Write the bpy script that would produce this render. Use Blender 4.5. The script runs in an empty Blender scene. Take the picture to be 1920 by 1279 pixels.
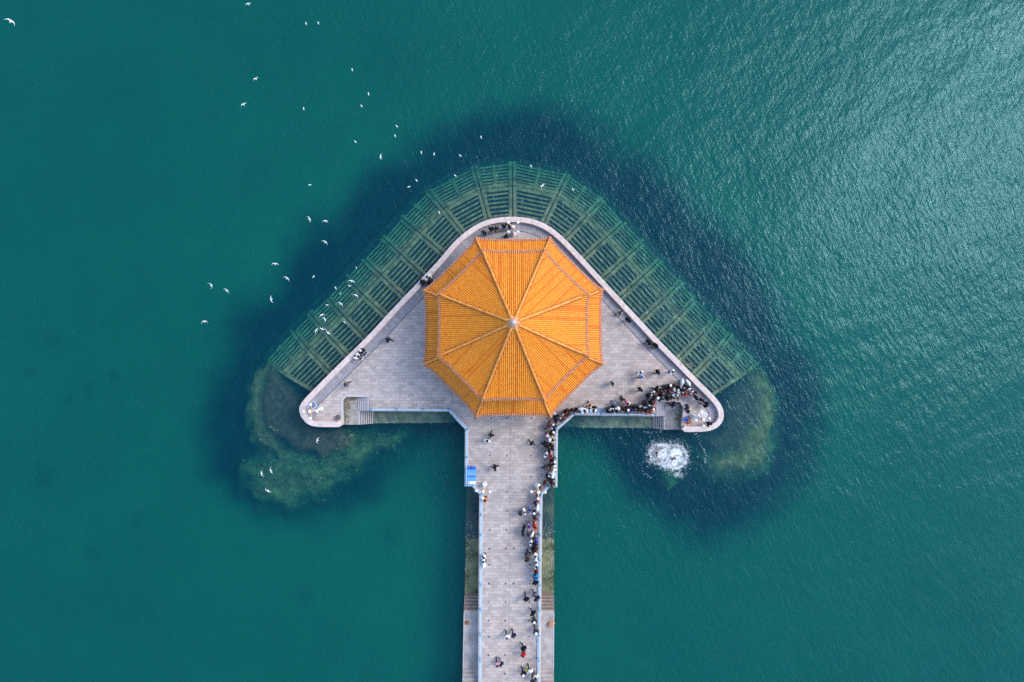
import bpy, bmesh, math, random
import numpy as np
from mathutils import Vector, Matrix, noise as mnoise
random.seed(11)
R = math.radians
SC = bpy.context.scene
COL = SC.collection

# ------------------------------------------------------------------ camera, sky, sun, exposure
CAM_H = 85.3
TILT = math.atan(35 / 1280)
cam_d = bpy.data.cameras.new('camera'); cam = bpy.data.objects.new('camera', cam_d); COL.objects.link(cam)
cam_d.sensor_width = 36.0; cam_d.lens = 24.0; cam_d.clip_end = 3000; cam_d.clip_start = 1
cam.location = (0, 0, CAM_H); cam.rotation_euler = (TILT, 0, 0)
SC.camera = cam

SUN_AZ = R(21)      # direction towards the sun, from +x towards +y
SUN_EL = R(48)
world = bpy.data.worlds.new("World"); SC.world = world; world.use_nodes = True
wn = world.node_tree.nodes; wl = world.node_tree.links
sky = wn.new('ShaderNodeTexSky'); sky.sky_type = 'NISHITA'; sky.sun_disc = False
sky.sun_elevation = SUN_EL; sky.sun_rotation = R(90) - SUN_AZ
sky.air_density = 1.0; sky.dust_density = 1.3; sky.ozone_density = 1.0
wl.new(sky.outputs[0], wn['Background'].inputs[0]); wn['Background'].inputs[1].default_value = 0.15
sun_d = bpy.data.lights.new('sun', 'SUN'); sun = bpy.data.objects.new('sun', sun_d); COL.objects.link(sun)
sun_d.energy = 0.6; sun_d.angle = R(21); sun_d.color = (1.0, 0.94, 0.86)
sdir = Vector((math.cos(SUN_AZ) * math.cos(SUN_EL), math.sin(SUN_AZ) * math.cos(SUN_EL), math.sin(SUN_EL)))
sun.rotation_euler = (-sdir).to_track_quat('-Z', 'Y').to_euler()
sun.location = sdir * 200
SC.view_settings.view_transform = 'Standard'; SC.view_settings.look = 'None'
SC.view_settings.gamma = 1; SC.view_settings.use_curve_mapping = False
SC.view_settings.exposure = 1.2
SC.render.engine = 'CYCLES'
SC.cycles.max_bounces = 6; SC.cycles.transparent_max_bounces = 12; SC.cycles.volume_bounces = 0
SC.cycles.caustics_reflective = False; SC.cycles.caustics_refractive = False
try: SC.cycles.use_denoising = False
except Exception: pass

WATER_Z = -2.3
# a picture position of the photograph (1920 x 1279) -> the point of the place at height z
def P(px, py, z=0.0):
    x = px - 960; y = 639.5 - py; f = 1280
    ct, st = math.cos(TILT), math.sin(TILT)
    d = Vector((x, y * ct + f * st, y * st - f * ct))
    t = (z - CAM_H) / d.z
    return Vector((d.x * t, d.y * t, z))
def to_px(x, y, z):
    ct, st = math.cos(TILT), math.sin(TILT)
    dz = z - CAM_H
    yy = y * ct + dz * st; w = -(-y * st + dz * ct)
    return 960 + 1280 * x / w, 639.5 - 1280 * yy / w
def P2(pts, z=0.0): return [P(a, b, z) for a, b in pts]

# ------------------------------------------------------------------ materials
def lin(c):
    return tuple(((v / 255) / 12.92 if v / 255 <= 0.04045 else (((v / 255) + 0.055) / 1.055) ** 2.4) for v in c)
MATS = {}
def mat(name, rgb, rough=0.8, spread=0.12, scale=3.0, metal=0.0, coat=0.0, rgb2=None, detail=6, spec=0.5, bump=0.0, tex='Object'):
    if name in MATS: return MATS[name]
    m = bpy.data.materials.new(name); m.use_nodes = True; MATS[name] = m
    nt = m.node_tree; n = nt.nodes; l = nt.links
    b = n['Principled BSDF']
    b.inputs['Roughness'].default_value = rough; b.inputs['Metallic'].default_value = metal
    b.inputs['Coat Weight'].default_value = coat; b.inputs['Coat Roughness'].default_value = 0.42; b.inputs['Specular IOR Level'].default_value = spec
    tc = n.new('ShaderNodeTexCoord'); nz = n.new('ShaderNodeTexNoise')
    nz.inputs['Scale'].default_value = scale; nz.inputs['Detail'].default_value = detail; nz.inputs['Roughness'].default_value = 0.65
    l.new(tc.outputs[tex], nz.inputs['Vector'])
    r = n.new('ShaderNodeValToRGB')
    c1 = tuple(max(0, v * (1 - spread)) for v in rgb); c2 = tuple(min(1, v * (1 + spread)) for v in (rgb2 or rgb))
    r.color_ramp.elements[0].color = (*c1, 1); r.color_ramp.elements[1].color = (*c2, 1)
    r.color_ramp.elements[0].position = 0.33; r.color_ramp.elements[1].position = 0.67
    l.new(nz.outputs[0], r.inputs[0]); l.new(r.outputs[0], b.inputs['Base Color'])
    if bump:
        bp = n.new('ShaderNodeBump'); bp.inputs['Strength'].default_value = bump; bp.inputs['Distance'].default_value = 0.05
        l.new(nz.outputs[0], bp.inputs['Height']); l.new(bp.outputs[0], b.inputs['Normal'])
    return m

def paving(name, c1, c2, mortar, bw, rh, uv=False, ms=0.012, stain=0.5, warm=None):
    m = bpy.data.materials.new(name); m.use_nodes = True; MATS[name] = m
    nt = m.node_tree; n = nt.nodes; l = nt.links
    b = n['Principled BSDF']; b.inputs['Roughness'].default_value = 0.75; b.inputs['Specular IOR Level'].default_value = 0.35
    tc = n.new('ShaderNodeTexCoord')
    br = n.new('ShaderNodeTexBrick')
    l.new(tc.outputs['UV' if uv else 'Object'], br.inputs['Vector'])
    br.inputs['Scale'].default_value = 1.0; br.inputs['Brick Width'].default_value = bw; br.inputs['Row Height'].default_value = rh
    br.inputs['Mortar Size'].default_value = ms; br.inputs['Mortar Smooth'].default_value = 0.3; br.inputs['Bias'].default_value = -0.1
    br.inputs['Color1'].default_value = (*c1, 1); br.inputs['Color2'].default_value = (*c2, 1); br.inputs['Mortar'].default_value = (*mortar, 1)
    br.offset = 0.5 if not uv else 0.0
    # grime in large worn patches and fine grain
    def noise(scale, lo, hi, det=8):
        z = n.new('ShaderNodeTexNoise'); z.inputs['Scale'].default_value = scale; z.inputs['Detail'].default_value = det; z.inputs['Roughness'].default_value = 0.7
        l.new(tc.outputs['Object'], z.inputs['Vector'])
        q = n.new('ShaderNodeMapRange'); q.inputs['From Min'].default_value = 0.3; q.inputs['From Max'].default_value = 0.7
        q.inputs['To Min'].default_value = lo; q.inputs['To Max'].default_value = hi
        l.new(z.outputs[0], q.inputs[0]); return q.outputs[0]
    a = noise(0.16, 1 - 0.22 * stain, 1 + 0.12 * stain); c = noise(2.2, 1 - 0.16 * stain, 1 + 0.1 * stain)
    mu = n.new('ShaderNodeMath'); mu.operation = 'MULTIPLY'; l.new(a, mu.inputs[0]); l.new(c, mu.inputs[1])
    vm = n.new('ShaderNodeVectorMath'); vm.operation = 'SCALE'; l.new(br.outputs['Color'], vm.inputs[0]); l.new(mu.outputs[0], vm.inputs['Scale'])
    out = vm.outputs[0]
    if warm:
        w = noise(0.09, 0.0, 0.85, 4)
        mx = n.new('ShaderNodeMix'); mx.data_type = 'RGBA'; mx.blend_type = 'MULTIPLY'
        l.new(w, mx.inputs['Factor']); l.new(out, mx.inputs['A']); mx.inputs['B'].default_value = (*warm, 1)
        out = mx.outputs['Result']
    l.new(out, b.inputs['Base Color'])
    bp = n.new('ShaderNodeBump'); bp.inputs['Strength'].default_value = 0.35; bp.inputs['Distance'].default_value = 0.02
    iv = n.new('ShaderNodeMath'); iv.operation = 'SUBTRACT'; iv.inputs[0].default_value = 1; l.new(br.outputs['Fac'], iv.inputs[1])
    l.new(iv.outputs[0], bp.inputs['Height']); l.new(bp.outputs[0], b.inputs['Normal'])
    return m

M_PAVE = paving('paving_stone', (0.465, 0.405, 0.375), (0.63, 0.56, 0.52), (0.28, 0.245, 0.23), 0.74, 0.392, stain=0.9, warm=(1.0, 0.92, 0.86))
M_GUT = paving('border_slab', (0.31, 0.30, 0.33), (0.42, 0.405, 0.43), (0.20, 0.19, 0.20), 0.30, 1.3, uv=True, stain=0.7)
M_SIDE = mat('quay_masonry', (0.16, 0.16, 0.13), 0.9, 0.4, 1.2)
M_LAND = paving('landing_stone', (0.42, 0.40, 0.41), (0.52, 0.49, 0.50), (0.14, 0.13, 0.12), 0.7, 0.7, stain=1.6, warm=(0.75, 0.72, 0.5))
M_STEP = mat('step_stone', (0.42, 0.39, 0.39), 0.85, 0.22, 2.2)
M_WETSTEP = mat('weedy_stone', (0.13, 0.125, 0.075), 0.7, 0.55, 1.6, rgb2=(0.24, 0.23, 0.18))
M_GRAN = mat('pink_granite', (0.62, 0.495, 0.44), 0.65, 0.12, 2.5, rgb2=(0.72, 0.585, 0.53), detail=12)
M_CONC = mat('ledge_concrete', (0.36, 0.31, 0.285), 0.85, 0.22, 0.7, rgb2=(0.47, 0.42, 0.40), detail=10)
M_ALGA = mat('algae_concrete', (0.055, 0.085, 0.035), 0.7, 0.4, 0.55, rgb2=(0.15, 0.17, 0.095), detail=12)
M_ALGA2 = mat('algae_slope', (0.030, 0.055, 0.014), 0.75, 0.4, 0.45, rgb2=(0.17, 0.18, 0.095), detail=12)
M_SUNK = mat('sunken_concrete', (0.26, 0.30, 0.16), 0.85, 0.35, 0.9, rgb2=(0.46, 0.46, 0.30), detail=12)
M_COPE = mat('coping_paint', (0.56, 0.525, 0.52), 0.6, 0.12, 1.2, detail=10)
M_COPES = mat('coping_stone', (0.56, 0.50, 0.50), 0.7, 0.1, 1.5)
M_BLUE = mat('rail_paint', (0.36, 0.60, 0.78), 0.45, 0.06, 2.0)
M_BLUEP = mat('kerb_paint', (0.52, 0.555, 0.60), 0.6, 0.06, 2.0)
M_BLUED = mat('post_paint', (0.07, 0.30, 0.52), 0.5, 0.08, 2.0)
M_GROOVE = mat('groove_dark', (0.07, 0.068, 0.075), 0.9, 0.2, 2)
M_TILE = mat('glazed_tile', (0.84, 0.265, 0.006), 0.42, 0.10, 2.6, rgb2=(0.93, 0.345, 0.010), detail=12, coat=0.3, spec=0.35)
M_TILE2 = mat('glazed_tile_faded', (0.86, 0.29, 0.018), 0.45, 0.12, 4.0, rgb2=(0.92, 0.37, 0.05), detail=12, coat=0.05, spec=0.3)
M_TILE3 = mat('glazed_tile_deep', (0.72, 0.18, 0.006), 0.42, 0.12, 4.0, rgb2=(0.84, 0.25, 0.012), detail=12, coat=0.06, spec=0.3)
M_PAN = mat('tile_channel', (0.60, 0.165, 0.006), 0.55, 0.2, 2.0)
M_RIDGE = mat('ridge_tile', (0.74, 0.24, 0.025), 0.45, 0.2, 2.2, rgb2=(0.86, 0.33, 0.05))
M_EAVE = mat('eave_end_tile', (0.48, 0.155, 0.055), 0.5, 0.4, 6.0, rgb2=(0.62, 0.30, 0.17))
M_DRIP = mat('drip_tile', (0.30, 0.10, 0.05), 0.6, 0.3, 5.0)
M_FIN = mat('finial_glaze', (0.62, 0.32, 0.18), 0.35, 0.15, 3)
M_FINTOP = mat('finial_stone', (0.52, 0.50, 0.50), 0.4, 0.1, 3)
M_REDW = mat('red_lacquer', (0.36, 0.035, 0.022), 0.4, 0.12, 3)
M_WALL = mat('cream_plaster', (0.55, 0.48, 0.38), 0.85, 0.08, 2)
M_GLASS = mat('window_pane', (0.03, 0.045, 0.05), 0.12, 0.1, 2)
M_GREEN = mat('painted_beam', (0.03, 0.16, 0.14), 0.5, 0.2, 3)
M_POLE = mat('lamp_pole_paint', (0.76, 0.75, 0.73), 0.45, 0.05, 4)
M_BRONZE = mat('lamp_arm_bronze', (0.66, 0.36, 0.15), 0.4, 0.12, 5, rgb2=(0.72, 0.44, 0.22))
M_GLOBE = mat('lamp_globe', (0.86, 0.85, 0.82), 0.25, 0.02, 4)
M_PANEL = mat('solar_cell', (0.09, 0.12, 0.23), 0.25, 0.15, 5)
M_WHITE = mat('white_paint', (0.78, 0.79, 0.81), 0.5, 0.04, 3)
M_RUST = mat('rusty_iron', (0.30, 0.115, 0.05), 0.8, 0.4, 5)
M_IRON = mat('dark_iron', (0.10, 0.085, 0.085), 0.6, 0.3, 5)
M_TARP = mat('blue_tarpaulin', (0.10, 0.32, 0.78), 0.5, 0.2, 2.2, rgb2=(0.16, 0.42, 0.88), bump=0.5)
M_TARPD = mat('deep_blue_tarpaulin', (0.025, 0.15, 0.62), 0.45, 0.25, 3)
M_FOAMB = mat('white_foam', (0.82, 0.81, 0.78), 0.8, 0.04, 6)
M_PINK = mat('pink_plastic', (0.75, 0.30, 0.38), 0.4, 0.06, 3)
M_BUCK = mat('blue_plastic', (0.03, 0.22, 0.72), 0.35, 0.06, 3)
M_YEL = mat('yellow_cloth', (0.85, 0.50, 0.14), 0.8, 0.1, 3)
M_LIME = mat('lime_fabric', (0.72, 0.72, 0.04), 0.6, 0.08, 3)
M_ROPE = mat('hemp_rope', (0.40, 0.29, 0.17), 0.9, 0.2, 8)
M_TYRE = mat('black_rubber', (0.02, 0.02, 0.022), 0.8, 0.2, 5)
M_BOARD = mat('grey_board', (0.27, 0.29, 0.36), 0.5, 0.1, 2)
M_GULL = mat('gull_white', (0.84, 0.84, 0.84), 0.8, 0.02, 5)
M_GULLG = mat('gull_grey', (0.62, 0.63, 0.66), 0.8, 0.05, 5)
M_DARKT = mat('gull_black', (0.03, 0.03, 0.03), 0.8, 0.1, 5)
M_APRON = mat('apron_concrete', (0.24, 0.255, 0.095), 0.9, 0.4, 1.0, rgb2=(0.44, 0.43, 0.20), detail=12)
M_APDARK = mat('apron_rubble', (0.035, 0.065, 0.06), 0.95, 0.5, 1.3, rgb2=(0.07, 0.10, 0.075))
M_ROCK = mat('weedy_boulder', (0.15, 0.145, 0.06), 0.95, 0.5, 0.8, rgb2=(0.34, 0.29, 0.13), detail=10)

# ------------------------------------------------------------------ mesh helpers
class MB:
    def __init__(s): s.v = []; s.f = []; s.m = []; s.uv = {}
    def add(s, vs, fs, mi=0):
        o = len(s.v); s.v += [tuple(v) for v in vs]
        for f in fs: s.f.append([i + o for i in f]); s.m.append(mi)
    def box(s, c, d, rz=0.0, mi=0, taper=1.0):
        x, y, z = d[0] / 2, d[1] / 2, d[2] / 2; ca, sa = math.cos(rz), math.sin(rz)
        vs = []
        for k, (sx, sy, sz) in enumerate([(-1, -1, -1), (1, -1, -1), (1, 1, -1), (-1, 1, -1), (-1, -1, 1), (1, -1, 1), (1, 1, 1), (-1, 1, 1)]):
            t = taper if sz > 0 else 1.0
            a, b = sx * x * t, sy * y * t
            vs.append((c[0] + a * ca - b * sa, c[1] + a * sa + b * ca, c[2] + sz * z))
        s.add(vs, [(0, 3, 2, 1), (4, 5, 6, 7), (0, 1, 5, 4), (1, 2, 6, 5), (2, 3, 7, 6), (3, 0, 4, 7)], mi)
    def rbox(s, c, d, rz=0.0, mi=0, b=0.02):
        x, y, z = d[0] / 2, d[1] / 2, d[2] / 2; ca, sa = math.cos(rz), math.sin(rz)
        def ring(ix, iz):
            return [(c[0] + a * ca - e * sa, c[1] + a * sa + e * ca, c[2] + iz) for a, e in
                    [(-x + ix, -y), (x - ix, -y), (x, -y + ix), (x, y - ix), (x - ix, y), (-x + ix, y), (-x, y - ix), (-x, -y + ix)]]
        def inset(iz):
            k = b
            return [(c[0] + a * ca - e * sa, c[1] + a * sa + e * ca, c[2] + iz) for a, e in
                    [(-x + 2 * k, -y + k), (x - 2 * k, -y + k), (x - k, -y + 2 * k), (x - k, y - 2 * k), (x - 2 * k, y - k), (-x + 2 * k, y - k), (-x + k, y - 2 * k), (-x + k, -y + 2 * k)]]
        rs = [ring(b, -z), ring(b, z - b), inset(z)]
        s.loft(rs, mi)
    def loft(s, rings, mi=0, caps=True, close=True):
        n = len(rings[0]); vs = [p for r in rings for p in r]; fs = []
        for i in range(len(rings) - 1):
            for j in range(n if close else n - 1):
                k = (j + 1) % n
                fs.append((i * n + j, i * n + k, (i + 1) * n + k, (i + 1) * n + j))
        if caps and close:
            fs.append(tuple(reversed(range(n)))); fs.append(tuple((len(rings) - 1) * n + j for j in range(n)))
        s.add(vs, fs, mi)
    def lathe(s, c, prof, n=12, mi=0):
        s.loft([[(c[0] + r * math.cos(2 * math.pi * k / n), c[1] + r * math.sin(2 * math.pi * k / n), c[2] + z) for k in range(n)] for r, z in prof], mi)
    def tube(s, pts, r, n=6, mi=0, caps=True):
        pts = [Vector(p) for p in pts]; rings = []
        rr = r if isinstance(r, (list, tuple)) else [r] * len(pts)
        for i, p in enumerate(pts):
            d = (pts[min(i + 1, len(pts) - 1)] - pts[max(i - 1, 0)]).normalized()
            u = Vector((0, 0, 1)) if abs(d.z) < 0.95 else Vector((1, 0, 0))
            a = d.cross(u).normalized(); b = a.cross(d)
            rings.append([p + (a * math.cos(2 * math.pi * k / n) + b * math.sin(2 * math.pi * k / n)) * rr[i] for k in range(n)])
        s.loft(rings, mi, caps)
    def ball(s, c, r, n=10, mi=0, sc=(1, 1, 1), rz=0):
        rings = []; m = max(4, n // 2)
        for i in range(1, m):
            a = math.pi * i / m
            q = []
            for k in range(n):
                t = 2 * math.pi * k / n
                x, y, z = r * math.sin(a) * math.cos(t) * sc[0], r * math.sin(a) * math.sin(t) * sc[1], -r * math.cos(a) * sc[2]
                q.append((c[0] + x * math.cos(rz) - y * math.sin(rz), c[1] + x * math.sin(rz) + y * math.cos(rz), c[2] + z))
            rings.append(q)
        s.loft(rings, mi)
    def prism(s, poly, z0, z1, mi=0, mi_side=None):
        n = len(poly); vs = [(p[0], p[1], z0) for p in poly] + [(p[0], p[1], z1) for p in poly]
        ar = sum(poly[i][0] * poly[(i + 1) % n][1] - poly[(i + 1) % n][0] * poly[i][1] for i in range(n))
        top = list(range(n, 2 * n)); bot = list(reversed(range(n)))
        sd = [(i, (i + 1) % n, n + (i + 1) % n, n + i) for i in range(n)]
        if ar < 0: top.reverse(); bot.reverse(); sd = [tuple(reversed(q)) for q in sd]
        o = len(s.v); s.v += vs
        s.f.append([i + o for i in top]); s.m.append(mi)
        s.f.append([i + o for i in bot]); s.m.append(mi if mi_side is None else mi_side)
        for q in sd: s.f.append([i + o for i in q]); s.m.append(mi if mi_side is None else mi_side)
    def build(s, name, mats, parent=None, smooth=False, loc=None):
        me = bpy.data.meshes.new(name); me.from_pydata([tuple(v) for v in s.v], [], s.f); me.update()
        for m in (mats if isinstance(mats, (list, tuple)) else [mats]): me.materials.append(m)
        me.polygons.foreach_set('material_index', s.m)
        if smooth: me.polygons.foreach_set('use_smooth', [True] * len(s.f))
        ob = bpy.data.objects.new(name, me); COL.objects.link(ob)
        if parent is not None:
            ob.parent = parent
            if parent.type == 'EMPTY' or True:
                ob.matrix_parent_inverse = Matrix.Identity(4)
                ob.location = -Vector(parent['base']) if 'base' in parent else (0, 0, 0)
        if loc is not None: ob.location = loc
        return ob

def tag(o, label=None, cat=None, group=None, kind=None):
    if label: o['label'] = label
    if cat: o['category'] = cat
    if group: o['group'] = group
    if kind: o['kind'] = kind
    return o
def empty(name, loc, label=None, cat=None, group=None, kind=None, rz=0):
    o = bpy.data.objects.new(name, None); COL.objects.link(o); o.location = loc; o.rotation_euler = (0, 0, rz)
    o.empty_display_size = 0.3
    return tag(o, label, cat, group, kind)
def part(mb, name, mats, root, smooth=False):
    """mesh given in world coordinates, hung under ROOT (an unrotated empty or an object standing at the origin)"""
    ob = mb.build(name, mats, None, smooth)
    ob.parent = root
    w = Vector(root.location); q = root.parent
    while q is not None: w += Vector(q.location); q = q.parent
    ob.location = -w
    return ob
def lpart(mb, name, mats, root, smooth=False):
    """mesh given in the root's own coordinates"""
    ob = mb.build(name, mats, None, smooth); ob.parent = root; return ob
def copy_tree(o, parent=None):
    c = o.copy(); COL.objects.link(c)
    if parent is not None: c.parent = parent
    for ch in list(o.children): copy_tree(ch, c)
    return c

def resample(pts, step=0.5, smooth=True):
    pts = [Vector((p[0], p[1])) for p in pts]; out = []
    for i in range(len(pts) - 1):
        p0 = pts[max(i - 1, 0)]; p1 = pts[i]; p2 = pts[i + 1]; p3 = pts[min(i + 2, len(pts) - 1)]
        n = max(1, int((p2 - p1).length / step))
        for k in range(n):
            t = k / n
            if smooth:
                a = 0.5 * ((2 * p1) + (p2 - p0) * t + (2 * p0 - 5 * p1 + 4 * p2 - p3) * t * t + (3 * p1 - p0 - 3 * p2 + p3) * t ** 3)
            else: a = p1.lerp(p2, t)
            out.append(a)
    out.append(pts[-1]); return out
def normals(line, side=1):
    ns = []
    for i in range(len(line)):
        a = line[max(i - 1, 0)]; b = line[min(i + 1, len(line) - 1)]
        d = (b - a).normalized(); ns.append(Vector((d.y, -d.x)) * side)
    return ns
def mitre(line, side=1):
    """offset directions for a polyline with sharp corners (length scaled at the corners)"""
    ns = []
    for i in range(len(line)):
        d1 = (line[i] - line[i - 1]).normalized() if i > 0 else (line[1] - line[0]).normalized()
        d2 = (line[i + 1] - line[i]).normalized() if i < len(line) - 1 else d1
        n1 = Vector((d1.y, -d1.x)); n2 = Vector((d2.y, -d2.x)); n = (n1 + n2).normalized()
        ns.append(n * side / max(0.4, n.dot(n1)))
    return ns
def sweep(mb, line, ns, prof, mi=0, caps=True):
    rings = [[(p.x + n.x * o, p.y + n.y * o, z) for o, z in prof] for p, n in zip(line, ns)]
    mb.loft(rings, mi, caps)

# ------------------------------------------------------------------ the outline of the pier head
PAR_H = 0.62
W_PX = [(643.5, 796), (635.8, 800.8), (618, 801), (601.7, 800.8), (585, 799.0), (572.5, 792.0), (564.2, 781.7), (561.0, 772), (561.0, 763.5), (565, 755.3), (573, 745.6),
        (588.3, 730), (636, 682), (690, 629), (736, 579), (780, 533), (822, 488), (842, 464), (858, 447), (877.7, 431.3), (897, 419.0), (916.8, 411.4), (936.4, 407.6), (961.8, 406.3), (985, 408.0),
        (1004.8, 412.6), (1024, 420.8), (1042, 432.8), (1063.4, 452), (1092.7, 483), (1130, 523.5), (1163.5, 560), (1199.8, 599), (1236, 638), (1272, 674.5), (1308, 711.5), (1338, 741.5), (1350, 756), (1356.4, 770), (1356.8, 785),
        (1349, 798.5), (1337, 805.8), (1322, 809.3), (1303, 810), (1284, 810), (1278.5, 805)]
W_raw = [P(a, b, PAR_H) for a, b in W_PX]
W = resample(W_raw, 0.45)
WN = normals(W, 1)        # points inwards, onto the plaza
OFF = 0.03
deck_edge = [Vector((p.x + n.x * OFF, p.y + n.y * OFF)) for p, n in zip(W, WN)]
R_EDGE = [(1275, 753.5), (1229.5, 753.3), (1229.5, 780.6), (1077, 778.7), (1046, 806), (1044.8, 913.6), (1029.8, 914), (1017.2, 928), (1016.2, 1000), (1013.3, 1279), (1010.5, 1560)]
L_EDGE = [(894.0, 1560), (896.2, 1279), (898.0, 1000), (898.5, 926.5), (885, 911.7), (871, 911.7), (872, 805.5), (841, 771.6), (693, 770.8), (693, 744)]
poly = [Vector((p.x, p.y)) for p in deck_edge]
poly += [P(1280.5, 761.5).to_2d(), *[P(a, b).to_2d() for a, b in R_EDGE], *[P(a, b).to_2d() for a, b in L_EDGE], P(650, 743.6).to_2d(), P(643.3, 750).to_2d()]

# ---- deck: the paved top with the quay walls below (structure)
mb = MB(); mb.prism(poly, -8.5, 0.0, 0, 1)
deck = mb.build('pier_deck', [M_PAVE, M_SIDE]); tag(deck, kind='structure', label='grey stone paved pier deck of plaza and walkway', cat='pier')
# border of cross-laid slabs inside the sea wall, with its dark drain line
seg = [i for i in range(len(W)) if 6 < i < len(W) - 7]
def strip(name, o0, o1, z, m, wu=True):
    b = MB(); arc = 0; vs = []; us = []
    for k, i in enumerate(seg):
        if k: arc += (W[i] - W[seg[k - 1]]).length
        for o in (o0, o1):
            q = W[i] + WN[i] * o; vs.append((q.x, q.y, z)); us.append((arc, o))
    fs = [(2 * k + 1, 2 * k, 2 * k + 2, 2 * k + 3) for k in range(len(seg) - 1)]
    fs = [tuple(reversed(f)) for f in fs]
    b.add(vs, fs); ob = b.build(name, m); ob.parent = deck
    uvl = ob.data.uv_layers.new(name='UVMap')
    for lp in ob.data.loops: uvl.data[lp.index].uv = us[lp.vertex_index]
    nrm = ob.data.polygons[0].normal
    if nrm.z < 0: ob.data.flip_normals()
    return ob
strip('border_paving', 0.60, 1.66, 0.004, M_GUT)
strip('drain_line', 1.66, 1.74, 0.008, M_GROOVE)
# expansion joints across the paving and the coping of the stair pits
mb = MB()
for x in (750, 848, 1166):
    a = P(x, 712 if x < 800 else 720); b = P(x, 762)
    mb.box(((a.x + b.x) / 2, (a.y + b.y) / 2, 0.003), (0.022, abs(a.y - b.y), 0.004))
for (a, b) in (((957, 790), (953.5, 1400)),):
    a = P(*a); b = P(*b); d = b - a
    mb.box(((a.x + b.x) / 2, (a.y + b.y) / 2, 0.003), (d.length, 0.014, 0.004), math.atan2(d.y, d.x))
part(mb, 'joint_or_shade_line', MATS['groove_dark'], deck)
pitL = [P(*q).to_2d() for q in [(643.3, 795), (643.3, 750), (650, 743.6), (693, 744)]]
pitR = [P(*q).to_2d() for q in [(1229.5, 753.3), (1275, 753.5), (1280.5, 761.5), (1280.5, 804)]]
for pl in (pitL, pitR):
    mb = MB(); sweep(mb, pl, mitre(pl, -1), [(-0.03, -0.16), (-0.03, 0.05), (0.30, 0.05), (0.30, -0.02)])
    part(mb, 'pit_coping', M_COPES, deck)
# recessed floor lights
for yy in (784, 819.4, 854.6, 893.7, 922.7, 958, 993.5, 1028.7, 1059, 1094.4, 1129, 1163.8, 1194, 1228, 1263.5):
    sh = -(yy - 930) * 0.009 if yy > 930 else 0
    xs = (890.6, 921, 951.3, 966.5, 997, 1027) if yy < 790 else ((919, 951, 966, 996) if yy < 960 else (918.5 + sh, 949.5 + sh, 964.5 + sh, 994.5 + sh))
    for x in xs:
        if random.random() < 0.16 and yy > 790: continue
        q = P(x, yy); light = random.random() < (0.45 if 810 < yy < 900 else 0.12)
        mb = MB(); r = random.uniform(0.075, 0.125)
        mb.lathe((q.x, q.y, 0), [(r, 0.002), (r, 0.014), (r * 0.8, 0.018)], 10)
        part(mb, 'floor_light', M_CONC if light else M_IRON, deck)

# ---- sea wall (granite parapet)
wall = empty('sea_wall', (W[len(W) // 2].x, W[len(W) // 2].y, 0), 'low pink granite sea wall curving round the plaza edge', 'wall')
mb = MB()
WT = 0.665
sweep(mb, W, WN, [(0.02, 0.0), (0.02, PAR_H - 0.16), (0.0, PAR_H - 0.16), (0.0, PAR_H - 0.03), (0.03, PAR_H), (WT - 0.03, PAR_H), (WT, PAR_H - 0.03), (WT, PAR_H - 0.16), (WT - 0.03, PAR_H - 0.16), (WT - 0.03, 0.0)])
part(mb, 'granite_wall', M_GRAN, wall)
mb = MB(); arc = 0; last = 0
for i in range(8, len(W) - 8):
    arc += (W[i] - W[i - 1]).length
    if arc - last > 2.4:
        last = arc; c = W[i] + WN[i] * (WT / 2); mb.box((c.x, c.y, PAR_H + 0.001), (WT - 0.08, 0.02, 0.006), math.atan2(WN[i].y, WN[i].x))
part(mb, 'joint_or_shade_line', mat('granite_joint', (0.36, 0.28, 0.26), 0.9, 0.1), wall)

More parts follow.
